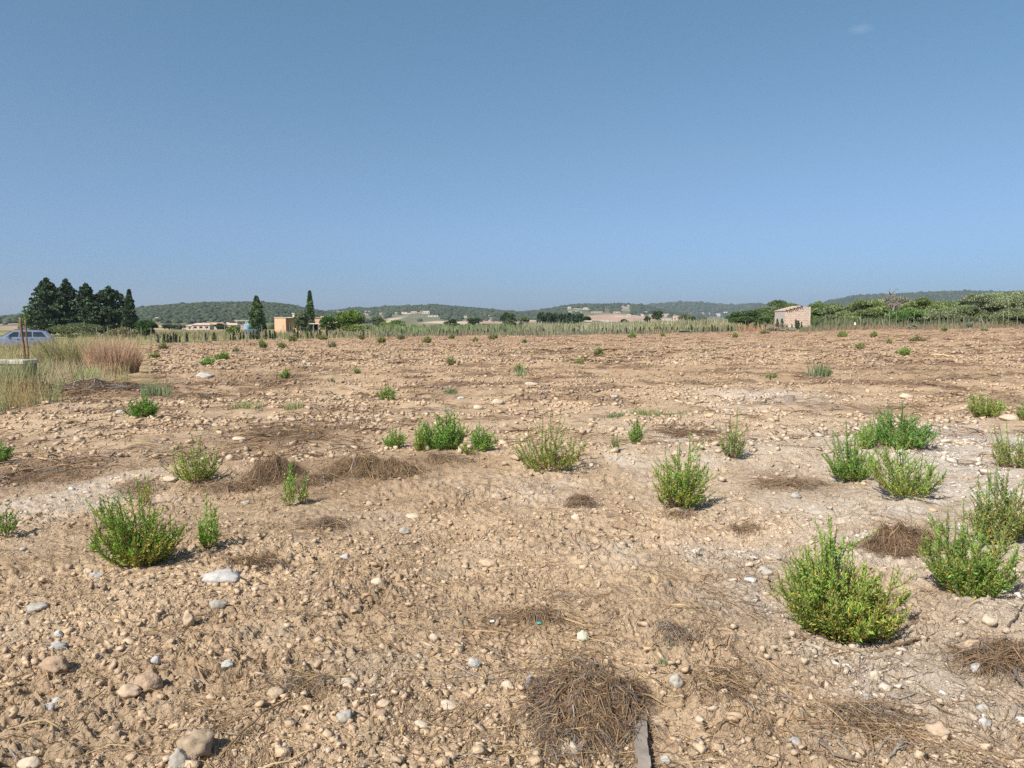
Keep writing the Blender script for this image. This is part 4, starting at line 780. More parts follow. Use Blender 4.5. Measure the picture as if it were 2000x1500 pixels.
# ------------------------------------------------------------------ trees
TO = 'trees along the right side'
def cloud(C, Rd, n, L, col, var=.25, up=.3):     # leaf-sized faces on clump surfaces; C (m,3), Rd (m,3)
    m = len(C); k = RNG.integers(0, m, n); d = unit(RNG.normal(size=(n, 3))); d[:, 2] = np.abs(d[:, 2]) * .9 + d[:, 2] * .1 - .25 * RNG.random(n); rr = R(.72, 1.05, n)[:, None]
    P = C[k] + d * Rd[k] * rr; D = unit(d * .7 + RNG.normal(0, .6, (n, 3)) + np.array([0, 0, up])); tone = R(1 - var, 1 + var, m)
    cc = np.array(col)[RNG.integers(0, len(col), n)] * (tone[k] * R(.8, 1.2, n))[:, None]; LL = L * R(.6, 1.3, n)
    return leaves(P, D, LL, LL * .42, cc)
def tree(name, px, depth, wpx, ytop, ybot, cols, lab, cat='tree', group=None, clumps=30, n=2600, trunk=True, tl=.14, flat=1.0, loose=.0, dark_trunk=False, ybase=None):
    if group == TO: wpx = wpx * 1.38; ybot = 672; n = int(n * 1.9)
    p0 = at(px, depth); zt = CAMZ + (628 - ytop) / F * depth; h = zt - p0[2]; w_ = wpx / F * depth / 2; root = empty(name, p0)
    zb = max(0.02, (CAMZ + (628 - ybot) / F * depth) - p0[2]); hc = (h - zb) / 2
    C = []; Rd = []
    for i in range(clumps):
        u = random.random() ** .5; ph = i * 2.4 + random.uniform(-.4, .4); v_ = random.uniform(-1, 1); rr = math.sqrt(max(0, 1 - v_ * v_)) * (.55 + .45 * u)
        s = random.uniform(.24, .42) * (1 if i else 1.2); z_ = zb + hc + v_ * hc * .78
        C.append((math.cos(ph) * rr * w_ * .8, math.sin(ph) * rr * w_ * .8, z_)); Rd.append((w_ * s, w_ * s, min(w_, hc * 1.2) * s * .85 * flat))
    C.append((0, 0, zb + hc)); Rd.append((w_ * .62, w_ * .62, hc * .62)); C = np.array(C); Rd = np.array(Rd)
    V, Fc, c = cloud(C, Rd, int(n * 2.6), tl * 1.2 * depth / 110, np.array(cols) * (1.8 if group == TO else 1.4)); V[:, 2] = np.maximum(V[:, 2], .02)
    mesh('crown', V, Fc, M['crown'], root, cols=c)
    if trunk:
        mb = MB(); tr = max(.08, w_ * .07) * (1.6 if dark_trunk else 1); bz = max(zb * .9, h * .25); mb.tube([(0, 0, -.1), (tr * .3, 0, bz * .5), (-tr * .2, 0, bz)], [tr * 1.25, tr, tr * .85], 8)
        for k in range(6):
            e = C[(k * 4) % len(C)]; s0 = Vector((0, 0, bz * random.uniform(.7, 1))); e = Vector(e); mdp = s0.lerp(e, .5) + Vector((0, 0, .12 * h)) * .4; mb.tube([s0, mdp, e], [tr * .6, tr * .4, tr * .15], 6)
        mb.build('trunk', M['bark'], root, smooth=True)
    tag(root, lab, cat, group); return root
def cypress(px, depth, wpx, ytop, lab, ragged=.2, cols=((.035, .055, .028), (.05, .07, .035), (.025, .042, .022)), group=None, n=3600, prof=None, name='cypress_tree', basew=1.0, L=.40):
    p0 = at(px, depth); h = CAMZ + (628 - ytop) / F * depth - p0[2]; w_ = wpx / F * depth / 2; root = empty(name, p0)
    prof = prof or [(0, .55), (.08, .85), (.25, 1), (.5, .82), (.75, .45), (.92, .17), (1, .02)]
    pz, pr = zip(*prof); C = []; Rd = []
    m = int(70 + 130 * ragged)
    for i in range(m):
        t_ = (i + random.random()) / m; ph = i * 2.4; r_ = np.interp(t_, pz, pr) * w_; rr = r_ * random.uniform(1 - .55 * ragged - .3, 1 + ragged * .55); s = max(.06 * w_, r_ * (random.uniform(.13, .26) if ragged > .5 else random.uniform(.2, .4)))
        C.append((math.cos(ph) * max(0, rr - s), math.sin(ph) * max(0, rr - s), h * (.03 + .91 * t_) + ragged * .1 * h * (rr / w_) * .35)); Rd.append((s, s, s * (1.7 - ragged)))
    for t_ in np.linspace(.05, .86, 14): r_ = np.interp(t_, pz, pr) * w_ * (.52 if ragged > .5 else .66); C.append((0, 0, h * t_)); Rd.append((r_, r_, h * .07))
    if ragged > .5:
        for i in range(60):
            t_ = random.uniform(.15, .97); ph = random.uniform(0, 6.28); rr = np.interp(t_, pz, pr) * w_ * random.uniform(1.0, 1.22); e_ = w_ * .06; C.append((math.cos(ph) * rr, math.sin(ph) * rr, h * t_ * .97)); Rd.append((e_ * 1.5, e_ * 1.5, e_ * 1.6))
    for t_ in (.93, .955, .975, .99, 1.0): C.append((random.uniform(-.04, .04) * w_, 0, h * t_ - .1)); Rd.append((w_ * (.13 - .1 * (t_ - .93) / .07), w_ * .1, h * .012))
    V, Fc, c = cloud(np.array(C), np.array(Rd), int(n * 1.7), .68 * L * depth / 120, np.array(cols) * 2.3, .5, up=.9 - .5 * ragged); V[:, 2] = np.maximum(V[:, 2], .02)
    mesh('crown', V, Fc, M['crown'], root, cols=c); mb = MB(); mb.tube([(0, 0, -.1), (0, 0, h * .5), (0, 0, h * .93)], [w_ * .09, w_ * .06, .02], 8); mb.build('trunk', M['bark'], root)
    tag(root, lab, 'cypress', group); return root
G5 = 'group of cypresses at the left'
TRI = [(0, .85), (.2, 1), (.42, .95), (.6, .72), (.75, .52), (.86, .34), (.94, .2), (1, .04)]
cypress(94, 118, 68, 546, 'broadest and leftmost dark cypress of the group of five', .95, group=G5, n=7000, prof=TRI, L=.5)
cypress(132, 124, 56, 548, 'second dark cypress from the left in the group of five', .9, group=G5, n=5000, prof=TRI, L=.5)
cypress(170, 120, 52, 556, 'middle ragged cypress of the group of five', .95, group=G5, n=5000, prof=TRI, L=.5)
cypress(214, 122, 64, 562, 'wide ragged cypress second from the right in the group of five', .95, group=G5, n=6500, prof=[(0, .8), (.2, 1), (.5, .95), (.7, .8), (.85, .55), (.95, .25), (1, .05)], L=.5)
cypress(254, 116, 32, 568, 'slim smooth cypress at the right end of the group of five', .2, group=G5, n=5000, prof=[(0, .9), (.2, 1), (.5, .85), (.75, .5), (.92, .2), (1, .02)])
CG = ((.055, .085, .03), (.075, .105, .04), (.04, .065, .028))
cypress(502, 150, 35, 580, 'bushy green cypress left of the orange house', .35, CG, n=6000, prof=[(0, .85), (.2, 1), (.45, .85), (.6, .7), (.8, .45), (.93, .25), (1, .05)])
cypress(606, 150, 16, 570, 'tall narrow cypress behind the orange house', .2, CG, n=4200, prof=[(0, .9), (.3, 1), (.5, .95), (.75, .65), (.92, .3), (1, .03)])
OLV = ((.12, .14, .065), (.15, .17, .08), (.09, .11, .05)); GRN = ((.12, .15, .05), (.16, .19, .065), (.08, .105, .035)); DKG = ((.05, .08, .028), (.07, .10, .035), (.035, .06, .022)); PLV = ((.15, .17, .09), (.18, .20, .11), (.11, .13, .06)); BRT = ((.14, .20, .035), (.18, .25, .05), (.10, .15, .03))
tree('bushy_tree', 283, 108, 46, 626, 664, ((.05, .09, .03), (.07, .12, .035)), 'rounded dark green tree right of the cypress group', n=3000)
tree('bushy_tree', 62, 130, 40, 612, 646, BRT, 'yellow green bushy tree left of the cypress group', n=1800)
tree('shrub', 150, 95, 104, 632, 668, OLV, 'thin grey green shrub growth in front of the cypress group', 'shrub', n=2600, clumps=40, trunk=False, tl=.12)
tree('shrub', 235, 92, 60, 640, 668, ((.16, .16, .08), (.20, .17, .09)), 'thin brownish shrub before the slim cypress', 'shrub', n=900, clumps=16, trunk=False)
tree('olive_tree', 590, 139, 36, 613, 650, OLV, 'grey olive tree over the right part of the orange house', n=3200, tl=.16)
tree('bushy_tree', 682, 160, 56, 606, 642, BRT, 'bright green round tree right of the orange house', n=3800)
tree('bushy_tree', 642, 156, 40, 619, 652, ((.06, .12, .025), (.08, .15, .03)), 'deep green shrub tree between the house and the bright round tree', n=2400)
tree('hedge', 697, 138, 68, 636, 658, ((.17, .21, .04), (.22, .26, .06), (.10, .14, .03)), 'yellow green clipped hedge in front of the bright round tree', 'hedge', n=3000, trunk=False, clumps=34, flat=.6)
tree('shrub', 455, 130, 26, 637, 658, BRT, 'small bright bush left of the bushy green cypress', 'shrub', n=800, trunk=False)
tree('bushy_tree', 1462, 128, 60, 607, 640, DKG, 'dark green low tree left of the brick hut', group=TO, n=3200)
tree('bushy_tree', 1520, 140, 76, 590, 640, ((.07, .10, .035), (.10, .13, .05)), 'large dark olive tree behind the brick hut', group=TO, n=4600)
tree('bushy_tree', 1600, 125, 44, 592, 640, ((.09, .13, .04), (.12, .16, .05)), 'green tree touching the right wall of the brick hut', group=TO, n=3200)
tree('olive_tree', 1636, 118, 52, 594, 641, OLV, 'grey olive tree second right of the brick hut', group=TO, n=3400)
tree('bushy_tree', 1668, 112, 44, 602, 642, GRN, 'light green low tree between the olive and the tall green tree', group=TO, n=2600)
tree('bushy_tree', 1696, 116, 54, 586, 642, GRN, 'tall green tree just left of the dead tree', group=TO, n=3800)
tree('shrub', 1745, 122, 66, 580, 640, ((.14, .13, .09), (.17, .15, .11)), 'grey brown half dead tree around the bare snag', 'tree', TO, n=1700, clumps=26)
tree('bushy_tree', 1768, 100, 50, 604, 642, ((.06, .11, .03), (.09, .14, .04)), 'dark green bush right of the bare snag', 'tree', TO, n=2600)
tree('bushy_tree', 1800, 115, 56, 584, 640, GRN, 'green tree with rounded top in the middle of the right hand row', group=TO, n=3800)
tree('olive_tree', 1838, 104, 52, 604, 642, PLV, 'palest low olive tree in the right hand row', group=TO, n=2800)
tree('bushy_tree', 1858, 124, 60, 590, 640, GRN, 'broad yellow green tree behind the palest olive', group=TO, n=3400)
tree('olive_tree', 1918, 108, 78, 571, 636, PLV, 'tall pale olive tree with a thick dark trunk', group=TO, n=5600, dark_trunk=True, flat=.8)
tree('bushy_tree', 1890, 100, 50, 598, 642, OLV, 'low olive bush left of the thick dark trunk', group=TO, n=2400)
tree('olive_tree', 1962, 112, 64, 570, 640, OLV, 'tall olive tree right of the thick dark trunk', group=TO, n=4600)
tree('olive_tree', 2008, 104, 66, 562, 640, PLV, 'tallest olive tree cut by the right edge', group=TO, n=4600)
tree('olive_tree', 1975, 98, 60, 604, 642, OLV, 'dark low olive growth at the right edge', group=TO, n=3000)
tree('olive_tree', 2075, 104, 80, 575, 640, OLV, 'olive tree beyond the right edge of the row', group=TO, n=2600)
tree('bushy_tree', 1722, 128, 44, 598, 640, DKG, 'dark green tree behind the left side of the bare snag', group=TO, n=2200)
tree('bushy_tree', 1785, 130, 50, 596, 640, OLV, 'grey green tree half hidden between the snag and the rounded top', group=TO, n=2400)
tree('bushy_tree', 1822, 132, 50, 592, 640, GRN, 'light green tree peeping over the palest olive', group=TO, n=2400)
tree('bushy_tree', 1625, 130, 60, 600, 640, GRN, 'green tree filling the gap behind the second olive from the hut', group=TO, n=2600)
# dead snag
p0 = at(1741, 100); root = empty('dead_tree', p0); s_ = 100 / F; mb = MB()
def P2(px, py): return ((px - 1741) * s_, random.uniform(-.2, .2), CAMZ + (628 - py) * s_ - p0[2])
mb.tube([(0, 0, -.1), P2(1742, 620), P2(1745, 605), P2(1748, 592), P2(1741, 582), P2(1738, 577)], [.22, .19, .15, .12, .09, .07], 8)
for br in ([P2(1738, 577), P2(1735, 570), P2(1737, 563)], [P2(1739, 577), P2(1744, 570), P2(1748, 565), P2(1753, 566)], [P2(1746, 598), P2(1752, 594), P2(1762, 588)], [P2(1742, 585), P2(1733, 590), P2(1727, 593)], [P2(1735, 572), P2(1733, 566)], [P2(1748, 592), P2(1757, 583)]):
    mb.tube(br, [.075 * (1 - .75 * i / (len(br) - 1)) for i in range(len(br))], 6)
mb.build('trunk', M['deadwood'], root, smooth=True); tag(root, 'bare forked dead tree rising above the right hand trees', 'dead tree')

# mid-distance trees and windbreaks beyond the fence
MT = [(885, 190, 36, 625, 655, DKG, 'dark round bush in the reeds left of centre'), (992, 230, 34, 611, 640, DKG, 'dark tree behind the green reeds at centre'), (1022, 250, 22, 618, 640, OLV, 'grey olive tree beside the dark windbreak'), (996, 165, 26, 626, 656, ((.09, .10, .05), (.12, .12, .07)), 'grey green bush in the reed bed at centre'),
      (770, 200, 50, 626, 652, BRT, 'light green bush mass right of the hedge'), (738, 260, 24, 618, 640, OLV, 'greyish tree behind the hedge'), (925, 300, 26, 620, 636, DKG, 'small dark tree on the pink field'), (1190, 190, 18, 630, 650, GRN, 'light green bush by the small ruin'), (1218, 200, 24, 625, 645, DKG, 'dark green tree right of the small ruin'), (1145, 260, 18, 618, 636, DKG, 'dark tree at the end of the windbreak'),
      (1283, 420, 22, 606, 628, DKG, 'dark rounded pine near the far houses'), (1264, 400, 12, 618, 632, DKG, 'dark small tree left of the rounded pine'), (1335, 450, 18, 614, 628, GRN, 'green tree beside the long pink house'), (1350, 330, 16, 616, 632, OLV, 'greyish tree right of the long pink house'), (1378, 240, 18, 620, 640, GRN, 'light bush on the grassy rise'), (1392, 190, 14, 632, 648, GRN, 'bright small bush before the grassy rise'), (1296, 180, 14, 632, 650, OLV, 'small olive bush on the pale field'),
      (330, 300, 26, 634, 642, DKG, 'low dark scrub on the pink field at left'), (430, 320, 24, 632, 644, DKG, 'low dark scrub by the pink roofs')]
for a in MT: tree('bushy_tree' if a[6].find('tree') >= 0 else 'shrub', a[0], a[1], a[2], a[3], a[4], a[5], a[6], 'tree' if a[6].find('tree') >= 0 or 'pine' in a[6] else 'bush', 'trees beyond the fence', n=1500, clumps=16, tl=.11)
for i in range(26):              # windbreak of cypresses
    px = 1052 + i * 3.4; cypress(px, 330 + random.uniform(-6, 6), 7.5, 612 + random.uniform(0, 5) + i * .06, 'dark cypress in the long windbreak behind the pale reeds', .3, group='windbreak of cypresses', n=420, L=.45, name='windbreak_cypress')
# reeds and scrub past the fence
def reeds(name, n, px0, px1, d0, d1, h0, h1, col, lab, wd=.03, cat='reeds'):
    px = R(px0, px1, n); dp = R(d0, d1, n); x = (px - 1000) / F * dp; y = dp; z0 = Hs(x, y); hh = R(h0, h1, n) * (1 + .45 * vnoise(x / 2.5, y / 9, 77)) * (.5 + .5 * RNG.random(n) ** .5); t = np.linspace(0, 1, 3)[None]; ln = hh * R(-.22, .22, n)
    P = np.stack([x[:, None] + ln[:, None] * t ** 2, y[:, None] + 0 * t, z0[:, None] + hh[:, None] * t], -1); an_ = R(-1.1, 1.1, n); sd_ = np.stack([np.cos(an_), np.sin(an_), 0 * an_], -1)[:, None] * (wd * R(.6, 1.4, n)[:, None] * np.array([.8, 1, .5])[None])[..., None]
    V, Fc, m = ribbons(P, sd_); cc = .86 * np.array(col)[np.clip((fbm(x / 7, y / 20, 88, 2) * 1.6 + 1.4 + RNG.normal(0, .5, n)), 0, len(col) - 1).astype(int)] * R(.75, 1.2, n)[:, None] * (1 + .25 * vnoise(x / 3, y / 6, 89))[:, None]; q = np.repeat(cc, m, 0)
    o = mesh(name, V, Fc, M['straw'], cols=q); tag(o, lab, cat, None, 'stuff')
reeds('reeds', 9000, 1020, 1440, 135, 190, .9, 1.7, ((.26, .27, .14), (.36, .34, .20), (.44, .40, .27)), 'pale plumed reeds filling the hollow beyond the fence', .05)
reeds('green_reeds', 7000, 700, 1060, 130, 185, .5, 1.5, ((.19, .25, .10), (.24, .28, .13), (.28, .27, .15)), 'green reeds and weeds beyond the fence left of centre', .05)
reeds('dry_grass', 9000, 180, 740, 84, 170, .25, .8, ((.34, .29, .15), (.27, .26, .12), (.38, .30, .18)), 'tall dry grass behind the fence at left', .035, 'grass')
reeds('rise_grass', 7000, 1260, 1560, 110, 230, .4, 1.0, ((.36, .30, .15), (.28, .28, .12), (.40, .30, .17)), 'tan grass on the rise left of the brick hut', .045, 'grass')
reeds('red_grass', 900, 1440, 1535, 88, 97, .2, .8, ((.36, .20, .12), (.42, .25, .15)), 'reddish dry grass before the brick hut', .02, 'grass')
reeds('fence_weeds', 9000, 640, 1480, 93, 108, .2, .65, ((.17, .19, .11), (.24, .24, .15), (.30, .24, .15)), 'grey green weeds growing along the far fence', .03, 'weeds')
reeds('right_weeds', 4500, 1560, 2150, 78, 98, .2, .65, ((.19, .20, .11), (.26, .20, .12), (.30, .18, .11)), 'rusty and green weeds under the right hand trees', .025, 'weeds')
reeds('undergrowth', 16000, 1585, 2200, 97, 122, .4, 1.3, ((.10, .13, .055), (.14, .16, .07), (.19, .18, .10)), 'dark green undergrowth below the right hand trees', .07, 'undergrowth')
def greybush(px, depth, w_, yt, lab): tree('shrub', px, depth, w_, yt, 655, ((.24, .26, .20), (.20, .22, .16)), lab, 'bush', None, n=900, clumps=14, trunk=False, tl=.10)
greybush(1537, 88, 40, 640, 'silvery grey bush before the brick hut'); greybush(1508, 89, 34, 638, 'grey green bush left of the silvery one before the hut'); greybush(1336, 92, 26, 643, 'silvery bush in the weeds along the centre fence'); greybush(1780, 80, 18, 634, 'small silvery bush at the foot of the dark green bush'); greybush(1895, 79, 14, 630, 'small silvery bush left of the leaning post')

# ------------------------------------------------------------------ fence, saplings
fence = empty('wire_fence', (FX[3], FY[3], gz(FX[3], FY[3])))
def fpt(px):
    dp = np.interp(px, [q[0] for q in FPTS], [q[1] for q in FPTS]); return at(px, float(dp))
ori = np.array(fence.location); tops = []
PPX = list(np.arange(190, 1500, 21)) + list(np.arange(1600, 2080, 15.5)); PPX = PPX[:98]
for i, px in enumerate(PPX):
    q = fpt(px + random.uniform(-6, 6)) - ori; hh = (random.choice((1.75, 1.9, 1.2, 1.0)) if px > 1590 else 1.75 if i % 4 == 0 else 1.1) + random.uniform(-.2, .2); lx = random.uniform(-.12, .12); rd = random.uniform(.016, .028)
    if px < 640: hh = 1.45 + random.uniform(-.2, .2); rd = .028
    elif px < 1500: rd = .022; hh *= .85
    mb = MB(); mb.tube([(0, 0, -.1), (lx * .5, 0, hh * .5), (lx, 0, hh)], rd, 6); o = mb.build('post', M['grey'], fence); o.location = q; tops.append((q, hh))
mb = MB()
for fr in (.25, .6, .92):
    for (a, h1), (b, h2) in zip(tops[:-1], tops[1:]):
        if abs(b[0] - a[0]) > 6: continue
        mb.tube([(a[0], a[1], a[2] + 1.15 * fr), (b[0], b[1], b[2] + 1.15 * fr)], .006, 3, cap=False)
mb.build('wire', M['wire'], fence)
for pa, pb in (((1914, 615), (1924, 641)), ((1722, 622), (1728, 643))):
    d = 79; mb = MB(); a = at(pb[0], d) - ori; mb.tube([a, (a[0] + (pa[0] - pb[0]) / F * d, a[1], CAMZ + (628 - pa[1]) / F * d - ori[2])], .05, 6); mb.build('brace', M['grey'], fence)
tag(fence, 'long wire fence on thin weathered posts across the far end of the field', 'fence')
# young cypresses planted along the fence
SP = []
for k in range(3):
    C = np.array([(0, 0, z_) for z_ in np.linspace(.12, 1.0, 9)]); Rd = np.array([(.15 * s, .15 * s, .12) for s in np.interp(np.linspace(0, 1, 9), [0, .25, .7, 1], [.7, 1, .6, .15])])
    V, Fc, c = cloud(C, Rd, 150, .14, ((.08, .11, .05), (.11, .15, .07), (.055, .08, .04)), .3, .9); o = mesh('sapling', V, Fc, M['crown'], cols=c); SP.append(o.data); bpy.data.objects.remove(o)
tm = MB(); tm.tube([(0, 0, -.08), (0, 0, .5)], .02, 5); o = tm.build('stem', M['bark']); TRK = o.data; bpy.data.objects.remove(o)
def sapling(px, sc_, lab):
    q = fpt(px); root = empty('cypress_sapling', (q[0], q[1] + random.uniform(.4, .9), q[2])); a = link(bpy.data.objects.new('crown', random.choice(SP)), root); b = link(bpy.data.objects.new('trunk', TRK), root)
    s = sc_ * .8 * random.uniform(.7, 1.2); root.scale = (s * random.uniform(.8, 1.2), s, s); root.rotation_euler.z = random.uniform(0, 6); tag(root, lab, 'young cypress', 'young cypresses along the far fence')
for px in np.arange(288, 640, 6.3):
    if random.random() < .62 and not 534 < px < 561: sapling(px, .9 if px < 480 else 1.0, 'young dark cypress in the row at the left end of the fence' if px < 520 else 'young dark cypress in the row before the orange house')
for px in np.arange(640, 1180, 6.8):
    if random.random() < .38: sapling(px, .85, 'young cypress among weeds in the row before the reeds')
for px in np.arange(1180, 1500, 5.6):
    if random.random() < .55: sapling(px, .85, 'young cypress in the row before the grassy rise')
for px, s in ((1522, 1.2), (1530, 1.3), (1540, .7), (1551, 1.0), (1558, 1.15), (1563, 1.05), (1569, 1.2)): sapling(px, s, 'young cypress in front of the brick hut')
# white box on a post
q = at(1670, 80); root = empty('post_box', q); mb = MB(); mb.tube([(0, 0, -.1), (0, 0, .55)], .025, 6); mb.build('post', M['grey'], root); mb = MB(); mb.box(-.07, .07, -.06, .06, .52, .80); mb.build('box', M['white'], root, bevel=.02)
tag(root, 'small white box on a thin post at the fence right of the brick hut', 'box')

# ------------------------------------------------------------------ buildings
def obox(root, name, m, x0, x1, y0, y1, z0, z1, bevel=0): mb = MB(); mb.box(x0, x1, y0, y1, z0, z1); return mb.build(name, m, root, bevel=bevel)
# orange house
D0 = 142.0; k = D0 / F; q = at(536, D0); hs = empty('orange_house', q); X = lambda px: (px - 536) * k; Z = lambda py: CAMZ + (628 - py) * k - q[2]
mb = MB(); mb.prism([(X(536), -.5), (X(558), -.5), (X(558), Z(621.5)), (X(536), Z(621))], 0, 5.0); mb.build('wall', M['render'], hs)
mb = MB(); mb.prism([(X(558) + .003, -.5), (X(582), -.5), (X(582), Z(630)), (X(572), Z(622.5)), (X(558) + .003, Z(622))], 1.2, 5.0); mb.build('wall', M['render'], hs)
obox(hs, 'coping', M['cap'], X(535.4), X(574), -.08, 5.1, Z(621) + .004, Z(619.4))
ch = obox(hs, 'chimney', M['cap'], X(566.5), X(570), 1.6, 2.0, Z(619.4), Z(613)); obox(ch, 'cap', M['cap'], X(565.2), X(571.4), 1.5, 2.1, Z(613) + .003, Z(611.6))
wn = obox(hs, 'window', M['dark'], X(572), X(575), 1.17, 1.30, Z(640), Z(634)); obox(hs, 'door', M['dark'], X(560), X(563.5), 1.17, 1.3, 0, Z(634))
tag(hs, 'orange rendered house with flat roof and white chimney beyond the fence', 'house')
# porch and pink wing
q = at(603, 146); k = 146 / F; X = lambda px: (px - 603) * k; Z = lambda py: CAMZ + (628 - py) * k - q[2]; ph_ = empty('porch', q)
obox(ph_, 'roof', mat('pale_roof_sheet', (.62, .58, .52)), X(601), X(623), 0, 3, Z(633), Z(631.3)); obox(ph_, 'wall', M['dark'], X(602), X(612), 2.6, 2.9, -.2, Z(633) - .004)  # near-black back wall: shade under the porch roof put into its colour
for a in (602, 612, 622): obox(ph_, 'post', M['grey'], X(a) - .06, X(a) + .06, 0, .12, -.2, Z(633) - .003)
tag(ph_, 'open porch with a pale flat roof and dark inside, right of the olive tree', 'porch')
q = at(612, 160); k = 160 / F; X = lambda px: (px - 612) * k; Z = lambda py: CAMZ + (628 - py) * k - q[2]; pw = empty('farm_building', q)
obox(pw, 'wall', M['render2'], X(613), X(660), 0, 6, -.5, Z(621.5)); obox(pw, 'roof', M['tile'], X(612), X(661), -.15, 6.1, Z(621.5) + .004, Z(620)); obox(pw, 'chimney', M['render2'], X(624), X(630), 1, 1.6, Z(620) + .003, Z(617.5))
obox(pw, 'door', M['dark'], X(618), X(621), -.03, .1, -.2, Z(632)); tag(pw, 'pink farm building half hidden behind green shrubs', 'building')
# brick hut
D0 = 104.0; k = D0 / F; q = at(1533, D0); hut = empty('brick_hut', q); X = lambda px: (px - 1533) * k; Z = lambda py: CAMZ + (628 - py) * k - q[2]
dd = 3.9; mb = MB(); mb.prism([(X(1533), -.4), (X(1582), -.4), (X(1582), Z(599.5)), (X(1566), Z(599.5)), (X(1533), Z(608))], 0, .20); mb.build('front_wall', M['brick'], hut)
sidem = brickmat('grey_patched_block', (.44, .37, .33), (.38, .34, .32), (.45, .41, .38), 1.0, .42, .24)
mb = MB(); mb.box(X(1533) + .003, X(1533) + .2, .203, dd, -.4, Z(608) - .02); mb.build('side_wall', sidem, hut); mb = MB(); mb.box(X(1582) - .2, X(1582) - .003, .203, dd, -.4, Z(599) - .1); mb.build('side_wall', M['brick'], hut)
mb = MB(); mb.box(X(1533), X(1582), dd + .003, dd + .2, -.4, Z(606)); mb.build('back_wall', M['brick'], hut)
mb = MB(); mb.prism([(X(1532), Z(608) + .02), (X(1567), Z(598.6) + .02), (X(1567), Z(597.4) + .04), (X(1532), Z(606.6) + .04)], -.10, dd + .25); rf = mb.build('roof', M['tile'], hut)
for j, pxx in enumerate(np.arange(1535, 1566, 3.6)):       # broken tile ends along the eave
    zz = Z(608) + (Z(598.6) - Z(608)) * (pxx - 1532) / 35; mb = MB(); mb.tube([(X(pxx), -.22 - .05 * (j % 3), zz + .08), (X(pxx), .25, zz + .10)], .07 + .01 * (j % 2), 7); mb.build('eave_tile', M['tile'] if j % 2 else M['dark'], rf)
obox(hut, 'edge_strip', M['cap'], X(1580.6), X(1582.3), -.012, -.002, -.3, Z(599))
tag(hut, 'roofless looking pink brick hut with a slanting broken tile edge', 'hut')
# blue tank beside the bushy cypress
q = at(486, 155); root = empty('water_tank', q); mb = MB(); mb.tube([(0, 0, 0), (0, 0, .15), (0, 0, 1.75), (0, 0, 1.95)], [.85, .95, .95, .6], 20); mb.build('drum', M['blue'], root, smooth=False); mb = MB(); mb.tube([(0, 0, 1.96), (0, 0, 2.1)], .3, 12); mb.build('lid', M['white'], root)
tag(root, 'faded pale blue tank left of the bushy green cypress', 'tank')
q = at(488, 118); root = empty('low_trailer', q); obox(root, 'bed', mat('dark_blue_tarp', (.10, .14, .17), noise=(2, .3)), -.9, 1.0, 0, 1.6, .35, 1.0, .05); 
for sx in (-.5, .6): mb = MB(); mb.tube([(sx, -.08, .28), (sx, .1, .28)], .28, 14); mb.build('wheel', M['tyre'], root)
mb = MB(); mb.tube([(1.0, .8, .45), (1.9, .8, .4)], .05, 6); mb.build('drawbar', M['grey'], root); tag(root, 'dark covered trailer standing below the pale blue tank', 'trailer')

# small far houses
def house(px, depth, wpx, ytop, ybot, wallc, roofc, lab, gable=True, wins=2, group='far houses', dp=None):
    q = at(px, depth); k = depth / F; w_ = wpx * k / 2; zt = CAMZ + (628 - ytop) * k - q[2]; zb = CAMZ + (628 - ybot) * k - q[2]
    zb = min(zb, 0); rf_h = (zt - zb) * (.28 if gable else .06); zw = zt - rf_h; D = dp or max(5, w_ * .9); root = empty('far_house', q)
    if depth > 600: H0 = (ybot - ytop) * k * .92; rf_h = H0 * (.3 if gable else .1); zw = H0 - rf_h; zt = H0
    zw = max(zw, 1.6); zt = zw + max(rf_h, .4)
    obox(root, 'wall', wallc, -w_, w_, 0, D, min(zb, -.5), zw)
    mb = MB()
    if gable: mb.add([(-w_ - .4, -.4, zw + .02), (w_ + .4, -.4, zw + .02), (w_ + .4, D + .4, zw + .02), (-w_ - .4, D + .4, zw + .02), (-w_ * .8, D / 2, zt), (w_ * .8, D / 2, zt)], [(0, 1, 5, 4), (2, 3, 4, 5), (1, 2, 5), (3, 0, 4), (3, 2, 1, 0)])
    else: mb.box(-w_ - .2, w_ + .2, -.2, D + .2, zw + .02, zt)
    mb.build('roof', roofc, root)
    for i in range(wins):
        xc = -w_ + 2 * w_ * (i + .5) / wins; obox(root, 'window', M['dark'], xc - w_ * .12 - .2, xc + w_ * .12 + .2, -.05, .1, zw * .35, zw * .72)
    tag(root, lab, 'house', group)
WH = mat('far_white_wall', (.62, .60, .56), noise=(1, .08)); PK = mat('pale_pink_wall', (.58, .44, .36), noise=(.6, .1)); CRM = mat('cream_wall', (.52, .46, .37), noise=(.6, .1)); RT = mat('far_roof', (.52, .33, .24), noise=(.8, .2)); PT = mat('pale_roof', (.56, .42, .33), noise=(.8, .2))
